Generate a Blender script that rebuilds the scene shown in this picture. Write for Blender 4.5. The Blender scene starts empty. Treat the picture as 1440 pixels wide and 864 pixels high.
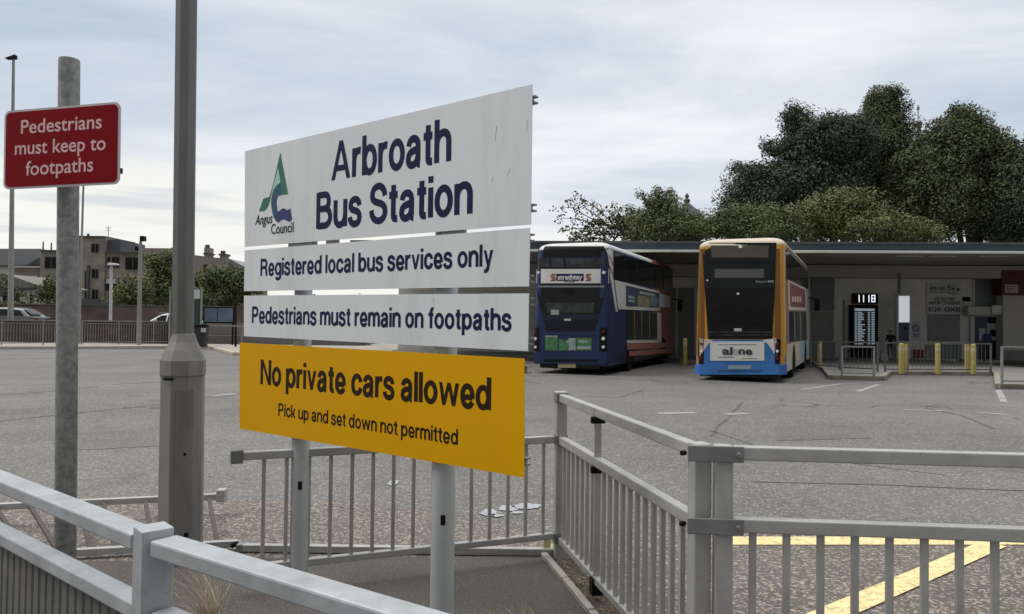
import bpy, bmesh, math, random
import numpy as np
from mathutils import Vector, Matrix, noise
random.seed(7); np.random.seed(7)
scene = bpy.context.scene
COL = scene.collection

# ------------------------------------------------------------------ camera
W, H, F = 1440.0, 864.0, 1050.0
EYE = Vector((0, 0, 1.65))
cam = bpy.data.cameras.new("camera"); cam.sensor_width = 36.0; cam.lens = F * 36.0 / W
cam.clip_start = 0.05; cam.clip_end = 3000
cam_o = bpy.data.objects.new("camera", cam); COL.objects.link(cam_o)
ROT = Matrix.Rotation(math.radians(90) + math.atan(21 / F), 3, 'X') @ Matrix.Rotation(0.0125, 3, 'Z')
M4 = ROT.to_4x4(); M4.translation = EYE
cam_o.matrix_world = M4
scene.camera = cam_o

# ------------------------------------------------------------------ world, sun, exposure
SUN_DIR = Vector((-0.56, -0.04, 0.82)).normalized()          # towards the sun
sun_el = math.asin(SUN_DIR.z); sun_az = math.atan2(SUN_DIR.x, SUN_DIR.y)
world = bpy.data.worlds.new("World"); scene.world = world; world.use_nodes = True
nt = world.node_tree; N = nt.nodes; L = nt.links; N.clear()
def wn(t, **k):
    n = N.new(t)
    for a, b in k.items(): setattr(n, a, b)
    return n
out = wn('ShaderNodeOutputWorld'); bg = wn('ShaderNodeBackground'); bg.inputs['Strength'].default_value = 0.1
sky = wn('ShaderNodeTexSky'); sky.sky_type = 'NISHITA'; sky.sun_disc = False
sky.sun_elevation = sun_el; sky.sun_rotation = sun_az; sky.dust_density = 3
tc = wn('ShaderNodeTexCoord'); sep = wn('ShaderNodeSeparateXYZ'); L.new(tc.outputs['Generated'], sep.inputs[0])
def wmath(op, a, b=None, c=None, clamp=False):
    n = wn('ShaderNodeMath', operation=op, use_clamp=clamp)
    for i, v in enumerate((a, b, c)):
        if v is None: continue
        if isinstance(v, (int, float)): n.inputs[i].default_value = v
        else: L.new(v, n.inputs[i])
    return n.outputs[0]
zz = wmath('MAXIMUM', sep.outputs[2], 0.0)
den = wmath('ADD', zz, 0.16)
px_ = wmath('DIVIDE', sep.outputs[0], den); py_ = wmath('DIVIDE', sep.outputs[1], den)
cmb = wn('ShaderNodeCombineXYZ'); L.new(px_, cmb.inputs[0]); L.new(py_, cmb.inputs[1])
mp = wn('ShaderNodeMapping'); mp.inputs['Scale'].default_value = (0.55, 1.25, 1); mp.inputs['Location'].default_value = (3.1, 1.7, 0)
mp.inputs['Rotation'].default_value = (0, 0, math.radians(-14))
L.new(cmb.outputs[0], mp.inputs[0])
n1 = wn('ShaderNodeTexNoise'); n1.inputs['Scale'].default_value = 0.9; n1.inputs['Detail'].default_value = 8; n1.inputs['Roughness'].default_value = 0.58; n1.inputs['Distortion'].default_value = 0.5
L.new(mp.outputs[0], n1.inputs['Vector'])
ramp = wn('ShaderNodeValToRGB'); L.new(n1.outputs['Fac'], ramp.inputs[0])
e = ramp.color_ramp.elements
e[0].position = 0.30; e[0].color = (0.42, 0.49, 0.60, 1)
e[1].position = 0.64; e[1].color = (0.78, 0.80, 0.82, 1)
x = ramp.color_ramp.elements.new(0.48); x.color = (0.59, 0.645, 0.705, 1)
# bright creamy band under the cloud deck, near the horizon
n2 = wn('ShaderNodeTexNoise'); n2.inputs['Scale'].default_value = 1.3; n2.inputs['Detail'].default_value = 4
L.new(mp.outputs[0], n2.inputs['Vector'])
wob = wmath('MULTIPLY_ADD', n2.outputs['Fac'], 0.16, -0.08)
hz = wmath('ADD', sep.outputs[2], wob)
azm = wmath('MULTIPLY_ADD', sep.outputs[0], 0.10, 0.0)        # band reaches higher on the left
hz2 = wmath('ADD', hz, azm)
mr = wn('ShaderNodeMapRange', clamp=True); mr.interpolation_type = 'SMOOTHSTEP'
mr.inputs[1].default_value = 0.07; mr.inputs[2].default_value = 0.165; mr.inputs[3].default_value = 1; mr.inputs[4].default_value = 0
L.new(hz2, mr.inputs[0])
mixh = wn('ShaderNodeMix', data_type='RGBA'); L.new(mr.outputs[0], mixh.inputs[0]); L.new(ramp.outputs[0], mixh.inputs[6])
# streaks of grey inside the band
n3 = wn('ShaderNodeTexNoise'); n3.inputs['Scale'].default_value = 3.0; n3.inputs['Detail'].default_value = 3
mp3 = wn('ShaderNodeMapping'); mp3.inputs['Scale'].default_value = (1.2, 1.2, 16); L.new(tc.outputs['Generated'], mp3.inputs[0]); L.new(mp3.outputs[0], n3.inputs['Vector'])
r3 = wn('ShaderNodeValToRGB'); L.new(n3.outputs['Fac'], r3.inputs[0])
r3.color_ramp.elements[0].position = 0.36; r3.color_ramp.elements[0].color = (0.62, 0.645, 0.66, 1)
r3.color_ramp.elements[1].position = 0.50; r3.color_ramp.elements[1].color = (0.82, 0.815, 0.77, 1)
L.new(r3.outputs[0], mixh.inputs[7])
# overcast: the zenith is brighter than the lower sky
zen = wn('ShaderNodeMapRange', clamp=True); zen.interpolation_type = 'SMOOTHSTEP'
zen.inputs[1].default_value = 0.42; zen.inputs[2].default_value = 0.95; zen.inputs[3].default_value = 10.0; zen.inputs[4].default_value = 29.0
L.new(sep.outputs[2], zen.inputs[0])
# unseen sky behind the viewer dimmed, added to darken side faces and reflections; overhead the cloud is neutral white
rear_dim = wn('ShaderNodeMapRange', clamp=True); rear_dim.interpolation_type = 'SMOOTHSTEP'
rear_dim.inputs[1].default_value = -0.7; rear_dim.inputs[2].default_value = 0.25; rear_dim.inputs[3].default_value = 0.42; rear_dim.inputs[4].default_value = 1.0
L.new(sep.outputs[1], rear_dim.inputs[0])
neu = wn('ShaderNodeMapRange', clamp=True); neu.inputs[1].default_value = 0.35; neu.inputs[2].default_value = 0.7; neu.inputs[3].default_value = 0; neu.inputs[4].default_value = 0.85
L.new(sep.outputs[2], neu.inputs[0])
mixn = wn('ShaderNodeMix', data_type='RGBA'); L.new(neu.outputs[0], mixn.inputs[0]); L.new(mixh.outputs[2], mixn.inputs[6]); mixn.inputs[7].default_value = (0.76, 0.755, 0.74, 1)
sc_all = wmath('MULTIPLY', zen.outputs[0], rear_dim.outputs[0])
scl = wn('ShaderNodeVectorMath', operation='SCALE'); L.new(mixn.outputs[2], scl.inputs[0]); L.new(sc_all, scl.inputs['Scale'])
fin = wn('ShaderNodeMix', data_type='RGBA'); fin.inputs[0].default_value = 0.97
L.new(sky.outputs[0], fin.inputs[6]); L.new(scl.outputs[0], fin.inputs[7])
L.new(fin.outputs[2], bg.inputs['Color']); L.new(bg.outputs[0], out.inputs['Surface'])

sd = bpy.data.lights.new("sun", 'SUN'); sd.energy = 1.35; sd.angle = math.radians(25); sd.color = (1, 0.96, 0.9)
so = bpy.data.objects.new("sun", sd); COL.objects.link(so)
so.rotation_euler = (-SUN_DIR).to_track_quat('-Z', 'Y').to_euler(); so.location = (-20, -20, 40)
vs = scene.view_settings; vs.view_transform = 'Standard'; vs.look = 'None'; vs.exposure = 0.24; vs.gamma = 1.0
vs.use_curve_mapping = False
scene.cycles.max_bounces = 6; scene.cycles.diffuse_bounces = 3; scene.cycles.glossy_bounces = 3; scene.cycles.transparent_max_bounces = 6
scene.cycles.use_denoising = True

# ------------------------------------------------------------------ pixel -> place helpers
def ray(x, y): return (ROT @ Vector(((x - W / 2) / F, -(y - H / 2) / F, -1))).normalized()
def atD(x, y, D):
    d = ray(x, y); return EYE + d * (D / d.y)
def atZ(x, y, z=0.0):
    d = ray(x, y); return EYE + d * ((z - EYE.z) / d.z)
def onP(x, y, p, n):
    d = ray(x, y); n = Vector(n); return EYE + d * ((Vector(p) - EYE).dot(n) / d.dot(n))

# ------------------------------------------------------------------ materials
MATS = {}
def mat(name, col, rough=0.6, metal=0.0, var=0.12, scale=3.0, bump=0.0, bscale=60.0, dirt=None, dirt_amt=0.0, dscale=2.0, coat=0.0, spec=0.3, stretch=(1, 1, 1), emit=None, estr=0.0, leaf=0.0):
    if name in MATS: return MATS[name]
    m = bpy.data.materials.new(name); m.use_nodes = True; t = m.node_tree; n = t.nodes; l = t.links
    b = n['Principled BSDF']; b.inputs['Roughness'].default_value = rough; b.inputs['Metallic'].default_value = metal
    b.inputs['Coat Weight'].default_value = coat; b.inputs['Specular IOR Level'].default_value = spec
    g = n.new('ShaderNodeNewGeometry'); mpn = n.new('ShaderNodeMapping'); mpn.inputs['Scale'].default_value = stretch
    l.new(g.outputs['Position'], mpn.inputs[0])
    ns = n.new('ShaderNodeTexNoise'); ns.inputs['Scale'].default_value = scale; ns.inputs['Detail'].default_value = 5; ns.inputs['Roughness'].default_value = 0.6
    l.new(mpn.outputs[0], ns.inputs['Vector'])
    r = n.new('ShaderNodeValToRGB'); l.new(ns.outputs['Fac'], r.inputs[0])
    lo = [max(0, c * (1 - var)) for c in col]; hi = [min(1, c * (1 + var)) for c in col]
    r.color_ramp.elements[0].position = 0.3; r.color_ramp.elements[0].color = (*lo, 1)
    r.color_ramp.elements[1].position = 0.7; r.color_ramp.elements[1].color = (*hi, 1)
    cur = r.outputs[0]
    if dirt is not None:
        nd = n.new('ShaderNodeTexNoise'); nd.inputs['Scale'].default_value = dscale; nd.inputs['Detail'].default_value = 8; nd.inputs['Roughness'].default_value = 0.7
        l.new(mpn.outputs[0], nd.inputs['Vector'])
        rd = n.new('ShaderNodeMapRange'); rd.inputs[1].default_value = 0.5; rd.inputs[2].default_value = 0.72; rd.inputs[3].default_value = 0; rd.inputs[4].default_value = dirt_amt
        l.new(nd.outputs['Fac'], rd.inputs[0])
        mx = n.new('ShaderNodeMix'); mx.data_type = 'RGBA'; l.new(rd.outputs[0], mx.inputs[0]); l.new(cur, mx.inputs[6]); mx.inputs[7].default_value = (*dirt, 1)
        cur = mx.outputs[2]
    if leaf > 0:
        rp = n.new('ShaderNodeMapRange'); rp.inputs[3].default_value = 1 - leaf; rp.inputs[4].default_value = 1 + leaf
        l.new(g.outputs['Random Per Island'], rp.inputs[0])
        sc_ = n.new('ShaderNodeVectorMath'); sc_.operation = 'SCALE'; l.new(cur, sc_.inputs[0]); l.new(rp.outputs[0], sc_.inputs['Scale'])
        cur = sc_.outputs[0]
    l.new(cur, b.inputs['Base Color'])
    rr = n.new('ShaderNodeMapRange'); rr.inputs[3].default_value = max(0, rough - 0.08); rr.inputs[4].default_value = min(1, rough + 0.08)
    l.new(ns.outputs['Fac'], rr.inputs[0]); l.new(rr.outputs[0], b.inputs['Roughness'])
    if bump > 0:
        nb = n.new('ShaderNodeTexNoise'); nb.inputs['Scale'].default_value = bscale; nb.inputs['Detail'].default_value = 4
        l.new(mpn.outputs[0], nb.inputs['Vector'])
        bp = n.new('ShaderNodeBump'); bp.inputs['Strength'].default_value = bump; bp.inputs['Distance'].default_value = 0.02
        l.new(nb.outputs['Fac'], bp.inputs['Height']); l.new(bp.outputs[0], b.inputs['Normal'])
    if emit:
        b.inputs['Emission Color'].default_value = (*emit, 1); b.inputs['Emission Strength'].default_value = estr
    MATS[name] = m
    return m

def asphalt(name, base, chip, chip_amt, chip_scale, crack=0.0, track=0.0, tint=(1, 1, 1)):
    """worn bitumen: fine aggregate, broad blotches, patches and a few cracks"""
    m = bpy.data.materials.new(name); m.use_nodes = True; t = m.node_tree; n = t.nodes; l = t.links
    b = n['Principled BSDF']; b.inputs['Roughness'].default_value = 0.82
    g = n.new('ShaderNodeNewGeometry'); P = g.outputs['Position']
    def nz(s, d=5, ro=0.6, vec=None):
        k = n.new('ShaderNodeTexNoise'); k.inputs['Scale'].default_value = s; k.inputs['Detail'].default_value = d; k.inputs['Roughness'].default_value = ro
        l.new(vec or P, k.inputs['Vector']); return k.outputs['Fac']
    def mr_(v, a, b_, c, d):
        k = n.new('ShaderNodeMapRange'); k.inputs[1].default_value = a; k.inputs[2].default_value = b_; k.inputs[3].default_value = c; k.inputs[4].default_value = d
        l.new(v, k.inputs[0]); return k.outputs[0]
    def mixc(f, a, c2):
        k = n.new('ShaderNodeMix'); k.data_type = 'RGBA'; l.new(f, k.inputs[0])
        for i, v in ((6, a), (7, c2)):
            if isinstance(v, tuple): k.inputs[i].default_value = (*v, 1)
            else: l.new(v, k.inputs[i])
        return k.outputs[2]
    lo = tuple(c * 0.74 for c in base); hi = tuple(c * 1.24 for c in base)
    c = mixc(mr_(nz(0.35, 6), 0.32, 0.68, 0, 1), lo, hi)
    c = mixc(mr_(nz(0.09, 4), 0.42, 0.62, 0, 0.45), c, tuple(k * 0.72 for k in base))
    # stretched bands, the way machines lay and traffic wears the surface
    mpn = n.new('ShaderNodeMapping'); mpn.inputs['Scale'].default_value = (0.05, 1.0, 1); mpn.inputs['Rotation'].default_value = (0, 0, math.radians(12)); l.new(P, mpn.inputs[0])
    c = mixc(mr_(nz(0.9, 5, 0.6, mpn.outputs[0]), 0.45, 0.75, 0, 0.5), c, tuple(k * 0.62 for k in base))
    # aggregate
    v = n.new('ShaderNodeTexVoronoi'); v.inputs['Scale'].default_value = chip_scale; l.new(P, v.inputs['Vector'])
    vs_ = n.new('ShaderNodeSeparateColor'); l.new(v.outputs['Color'], vs_.inputs[0])
    c = mixc(mr_(vs_.outputs[0], 1 - chip_amt, 1.0, 0, 1), c, chip)
    c = mixc(mr_(vs_.outputs[1], 0.72, 1.0, 0, 0.75), c, tuple(k * 0.35 for k in base))
    if crack > 0:
        wv = n.new('ShaderNodeVectorMath'); wv.operation = 'ADD'
        k = n.new('ShaderNodeTexNoise'); k.inputs['Scale'].default_value = 1.2; k.inputs['Detail'].default_value = 4; l.new(P, k.inputs['Vector'])
        s = n.new('ShaderNodeVectorMath'); s.operation = 'SCALE'; s.inputs['Scale'].default_value = 1.4; l.new(k.outputs['Color'], s.inputs[0])
        l.new(P, wv.inputs[0]); l.new(s.outputs[0], wv.inputs[1])
        vc = n.new('ShaderNodeTexVoronoi'); vc.feature = 'DISTANCE_TO_EDGE'; vc.inputs['Scale'].default_value = 0.17; l.new(wv.outputs[0], vc.inputs['Vector'])
        f = mr_(vc.outputs['Distance'], 0.002, 0.010, 1, 0)
        gate = mr_(nz(0.2, 2), 0.5, 0.6, 0, crack)
        mm = n.new('ShaderNodeMath'); mm.operation = 'MULTIPLY'; l.new(f, mm.inputs[0]); l.new(gate, mm.inputs[1])
        c = mixc(mm.outputs[0], c, tuple(k * 0.28 for k in base))
        # oil drips and stains
        st = mr_(nz(1.1, 5), 0.58, 0.74, 0, 0.6); c = mixc(st, c, tuple(k * 0.45 for k in base))
    l.new(c, b.inputs['Base Color'])
    bp = n.new('ShaderNodeBump'); bp.inputs['Strength'].default_value = 0.5; bp.inputs['Distance'].default_value = 0.006
    l.new(v.outputs['Distance'], bp.inputs['Height']); l.new(bp.outputs[0], b.inputs['Normal'])
    l.new(mr_(nz(0.5, 4), 0.3, 0.7, 0.68, 0.92), b.inputs['Roughness'])
    MATS[name] = m
    return m

def brick(name, c1, c2, mortar, sx=1.0, bw=0.44, bh=0.22, rough=0.9):
    m = bpy.data.materials.new(name); m.use_nodes = True; t = m.node_tree; n = t.nodes; l = t.links
    b = n['Principled BSDF']; b.inputs['Roughness'].default_value = rough
    g = n.new('ShaderNodeNewGeometry'); s = n.new('ShaderNodeSeparateXYZ'); l.new(g.outputs['Position'], s.inputs[0])
    a = n.new('ShaderNodeMath'); a.operation = 'ADD'; l.new(s.outputs[0], a.inputs[0]); l.new(s.outputs[1], a.inputs[1])
    c = n.new('ShaderNodeCombineXYZ'); l.new(a.outputs[0], c.inputs[0]); l.new(s.outputs[2], c.inputs[1])
    br = n.new('ShaderNodeTexBrick'); br.inputs['Scale'].default_value = 1; br.inputs['Brick Width'].default_value = bw; br.inputs['Row Height'].default_value = bh
    br.inputs['Mortar Size'].default_value = 0.012; br.inputs['Color1'].default_value = (*c1, 1); br.inputs['Color2'].default_value = (*c2, 1); br.inputs['Mortar'].default_value = (*mortar, 1)
    l.new(c.outputs[0], br.inputs['Vector'])
    k = n.new('ShaderNodeTexNoise'); k.inputs['Scale'].default_value = 0.7; k.inputs['Detail'].default_value = 6; l.new(g.outputs['Position'], k.inputs['Vector'])
    r = n.new('ShaderNodeMapRange'); r.inputs[1].default_value = .3; r.inputs[2].default_value = .7; r.inputs[3].default_value = 0.7; r.inputs[4].default_value = 1.2; l.new(k.outputs['Fac'], r.inputs[0])
    sc_ = n.new('ShaderNodeVectorMath'); sc_.operation = 'SCALE'; l.new(br.outputs['Color'], sc_.inputs[0]); l.new(r.outputs[0], sc_.inputs['Scale'])
    l.new(sc_.outputs[0], b.inputs['Base Color'])
    MATS[name] = m; return m

ALU = mat('aluminium', (0.36, 0.355, 0.34), 0.40, 0.15, 0.17, 7, 0.05, 200, (0.22, 0.205, 0.18), 0.6, 14, spec=.6)
ALU2 = mat('aluminium_near', (0.34, 0.36, 0.375), 0.40, 0.12, 0.16, 9, 0.06, 160, (0.26, 0.255, 0.24), 0.6, 20, spec=.6)
ALUD = mat('aluminium_dark', (0.22, 0.225, 0.225), 0.5, 0.5, 0.15, 8)
GALV = mat('galvanised', (0.20, 0.205, 0.20), 0.55, 0.3, 0.35, 30, 0.05, 120, (0.36, 0.36, 0.34), 0.6, 45)
PSTEEL = mat('post_steel', (0.40, 0.42, 0.42), 0.5, 0.2, 0.10, 5, 0.03, 80, (0.27, 0.2, 0.13), 0.45, 5)
COLPAINT = mat('column_paint', (0.150, 0.147, 0.143), 0.6, 0.0, 0.15, 3, 0.08, 40, (0.08, 0.072, 0.065), 0.7, 4, stretch=(1, 1, .22))
COLBASE = mat('column_base_paint', (0.205, 0.199, 0.192), 0.6, 0.0, 0.12, 3, 0.06, 40, (0.11, 0.10, 0.09), 0.7, 5, stretch=(1, 1, .3))
WHITE = mat('sign_white', (0.66, 0.685, 0.70), 0.34, 0, 0.035, 1.2, 0, 1, (0.46, 0.48, 0.475), 0.55, 3.2, spec=0.4, stretch=(1, 1, .18))
YELLOW = mat('sign_yellow', (0.66, 0.335, 0.0), 0.5, 0, 0.05, 1.5, 0, 1, (0.5, 0.27, 0.005), 0.3, 3, spec=.12)
NAVY = mat('letter_navy', (0.010, 0.015, 0.055), 0.5, 0, 0.1, 5, spec=.15)
BROWNBLK = mat('letter_dark', (0.024, 0.012, 0.006), 0.5, 0, 0.1, 5, spec=.15)
LGREEN = mat('logo_green', (0.03, 0.15, 0.095), 0.45, 0, 0.08, 4)
LTEAL = mat('logo_teal', (0.02, 0.085, 0.13), 0.45, 0, 0.08, 4)
LNAVY = mat('logo_navy', (0.025, 0.035, 0.13), 0.45, 0, 0.08, 4)
LMINT = mat('logo_mint', (0.36, 0.56, 0.48), 0.45, 0, 0.05, 4)
RED = mat('sign_red', (0.20, 0.002, 0.007), 0.5, 0, 0.08, 2, 0, 1, (0.14, 0.003, 0.008), 0.35, 4, spec=.08)
RIM = mat('sign_rim', (0.48, 0.44, 0.45), 0.5, 0, 0.08, 4)
PINKW = mat('letter_pale', (0.66, 0.43, 0.43), 0.5, 0, 0.06, 4, spec=.1)
BLACK = mat('black_plastic', (0.008, 0.008, 0.009), 0.55, 0, 0.2, 3, spec=.12)
RUBBER = mat('rubber', (0.010, 0.010, 0.010), 0.9, 0, 0.25, 6, spec=.1)
GLASS = mat('dark_glass', (0.006, 0.007, 0.008), 0.07, 0, 0.5, 1.2, spec=0.28)
GLASSG = mat('grey_glass', (0.032, 0.034, 0.035), 0.12, 0, 0.6, 3.5, spec=.25)
GLASSB = mat('brown_glass', (0.075, 0.066, 0.052), 0.2, 0, 0.25, 2.5, spec=.15)
CONC = mat('concrete', (0.36, 0.34, 0.30), 0.9, 0, 0.15, 2, 0.3, 60, (0.18, 0.17, 0.15), 0.6, 3)

# ------------------------------------------------------------------ object helpers
ORG = {}
def empty(name, loc=(0, 0, 0), rz=0.0):
    o = bpy.data.objects.new(name, None); COL.objects.link(o); o.location = loc; o.rotation_euler = (0, 0, rz)
    o.empty_display_size = 0.2; ORG[o.name] = Vector(loc); return o
def tag(o, label, cat, group=None):
    o['label'] = label; o['category'] = cat
    if group: o['group'] = group
    return o
def thing(name, label, cat, loc=(0, 0, 0), rz=0.0, group=None): return tag(empty(name, loc, rz), label, cat, group)

class MB:
    def __init__(s): s.v = []; s.f = []; s.mi = []; s.mats = []
    def add(s, vs, fs, m=0):
        o = len(s.v); s.v += [tuple(v) for v in vs]; s.f += [tuple(i + o for i in f) for f in fs]; s.mi += [m] * len(fs); return s
    def hexa(s, p, m=0):   # p: 4 bottom ccw then 4 top
        return s.add(p, [(3, 2, 1, 0), (4, 5, 6, 7), (0, 1, 5, 4), (1, 2, 6, 5), (2, 3, 7, 6), (3, 0, 4, 7)], m)
    def box(s, a, b, m=0):
        x0, y0, z0 = [min(a[i], b[i]) for i in range(3)]; x1, y1, z1 = [max(a[i], b[i]) for i in range(3)]
        return s.hexa([(x0, y0, z0), (x1, y0, z0), (x1, y1, z0), (x0, y1, z0), (x0, y0, z1), (x1, y0, z1), (x1, y1, z1), (x0, y1, z1)], m)
    def rbox(s, c, sx, sy, z0, z1, ang=0.0, m=0):
        ca, sa = math.cos(ang), math.sin(ang); q = []
        for dx, dy in ((-1, -1), (1, -1), (1, 1), (-1, 1)):
            q.append((c[0] + dx * sx / 2 * ca - dy * sy / 2 * sa, c[1] + dx * sx / 2 * sa + dy * sy / 2 * ca))
        return s.hexa([(*p, z0) for p in q] + [(*p, z1) for p in q], m)
    def beam(s, p0, p1, w, h, m=0):   # centre line, horizontal width w, height h
        p0 = Vector(p0); p1 = Vector(p1); d = (p1 - p0).normalized(); up = Vector((0, 0, 1))
        if abs(d.z) > 0.95: up = Vector((0, 1, 0))
        sd_ = d.cross(up).normalized(); u = sd_.cross(d).normalized(); a = sd_ * w / 2; b = u * h / 2
        return s.hexa([p0 - a - b, p0 + a - b, p1 + a - b, p1 - a - b, p0 - a + b, p0 + a + b, p1 + a + b, p1 - a + b], m)
    def tube(s, p0, p1, r0, r1=None, n=20, m=0, caps=True):
        p0 = Vector(p0); p1 = Vector(p1); r1 = r0 if r1 is None else r1
        d = (p1 - p0).normalized(); a = d.orthogonal().normalized(); b = d.cross(a)
        vs = []
        for p, r in ((p0, r0), (p1, r1)):
            for i in range(n):
                t = 2 * math.pi * i / n; vs.append(p + a * r * math.cos(t) + b * r * math.sin(t))
        fs = [(i, (i + 1) % n, n + (i + 1) % n, n + i) for i in range(n)]
        if caps: fs += [tuple(range(n - 1, -1, -1)), tuple(range(n, 2 * n))]
        return s.add(vs, fs, m)
    def lathe(s, prof, c=(0, 0), n=24, m=0, lean=(0, 0), ph=0.0):   # prof: (r,z)
        vs = []
        for r, z in prof:
            for i in range(n):
                t = 2 * math.pi * i / n + ph; vs.append((c[0] + r * math.cos(t) + lean[0] * z, c[1] + r * math.sin(t) + lean[1] * z, z))
        k = len(prof); fs = []
        for j in range(k - 1):
            for i in range(n): fs.append((j * n + i, j * n + (i + 1) % n, (j + 1) * n + (i + 1) % n, (j + 1) * n + i))
        fs += [tuple(range(n - 1, -1, -1)), tuple(range((k - 1) * n, k * n))]
        return s.add(vs, fs, m)
    def prism(s, poly, vec, m=0):
        n = len(poly); vec = Vector(vec); p = [Vector(q) for q in poly]
        nrm = Vector((0, 0, 0))
        for i in range(n): nrm += p[i].cross(p[(i + 1) % n])
        if nrm.dot(vec) < 0: p = p[::-1]
        vs = p + [q + vec for q in p]
        return s.add(vs, [tuple(range(n - 1, -1, -1)), tuple(range(n, 2 * n))] + [(i, (i + 1) % n, n + (i + 1) % n, n + i) for i in range(n)], m)
    def build(s, name, m, parent=None, local=False, bevel=0.0, smooth=False, segs=2):
        vs = s.v
        if parent is not None and not local:
            og = ORG[parent.name]; vs = [(v[0] - og.x, v[1] - og.y, v[2] - og.z) for v in vs]
        me = bpy.data.meshes.new(name); me.from_pydata(vs, [], s.f)
        for k in (m if isinstance(m, (list, tuple)) else [m]): me.materials.append(k)
        if any(s.mi): me.polygons.foreach_set('material_index', s.mi)
        if smooth: me.polygons.foreach_set('use_smooth', [True] * len(me.polygons))
        me.update()
        o = bpy.data.objects.new(name, me); COL.objects.link(o)
        if parent is not None: o.parent = parent; ORG[o.name] = ORG[parent.name]
        else: ORG[o.name] = Vector((0, 0, 0))
        if bevel > 0:
            b = o.modifiers.new('bevel', 'BEVEL'); b.width = bevel; b.segments = segs; b.limit_method = 'ANGLE'; b.angle_limit = math.radians(40)
        if smooth:
            es = o.modifiers.new('edges', 'EDGE_SPLIT'); es.split_angle = math.radians(38)
        return o
def struct(o): o['kind'] = 'structure'; return o
def kids(o): return [c for c in bpy.data.objects if c.parent == o]
def copy_tree(o, parent=None):
    c = o.copy(); COL.objects.link(c); c.parent = parent; ORG[c.name] = Vector(c.location)
    for ch in kids(o): copy_tree(ch, c)
    return c

# ------------------------------------------------------------------ lettering
CAP = None
def font_text(body, bold=0.0, shear=0.0, extrude=0.0):
    c = bpy.data.curves.new('txt', 'FONT'); c.body = body; c.size = 1.0; c.offset = bold; c.shear = shear; c.extrude = extrude; c.resolution_u = 4
    o = bpy.data.objects.new('txt', c); COL.objects.link(o)
    dg = bpy.context.evaluated_depsgraph_get(); me = bpy.data.meshes.new_from_object(o.evaluated_get(dg))
    vs = [tuple(v.co) for v in me.vertices]; fs = [tuple(p.vertices) for p in me.polygons]
    bpy.data.objects.remove(o); bpy.data.curves.remove(c); bpy.data.meshes.remove(me)
    return vs, fs
def fit_font(mb, body, u0, u1, v0, cap, place, bold=0.0, shear=0.0, m=0):
    """builtin face stretched so that its ink spans u0..u1; baseline v0; place(u,v,off)->3d"""
    cv, _ = font_text('H', bold); ch = max(v[1] for v in cv)
    vs, fs = font_text(body, bold, shear)
    xa = min(v[0] for v in vs); xb = max(v[0] for v in vs)
    mb.add([place(u0 + (v[0] - xa) / (xb - xa) * (u1 - u0), v0 + v[1] / ch * cap, 0) for v in vs], fs, m)

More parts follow.
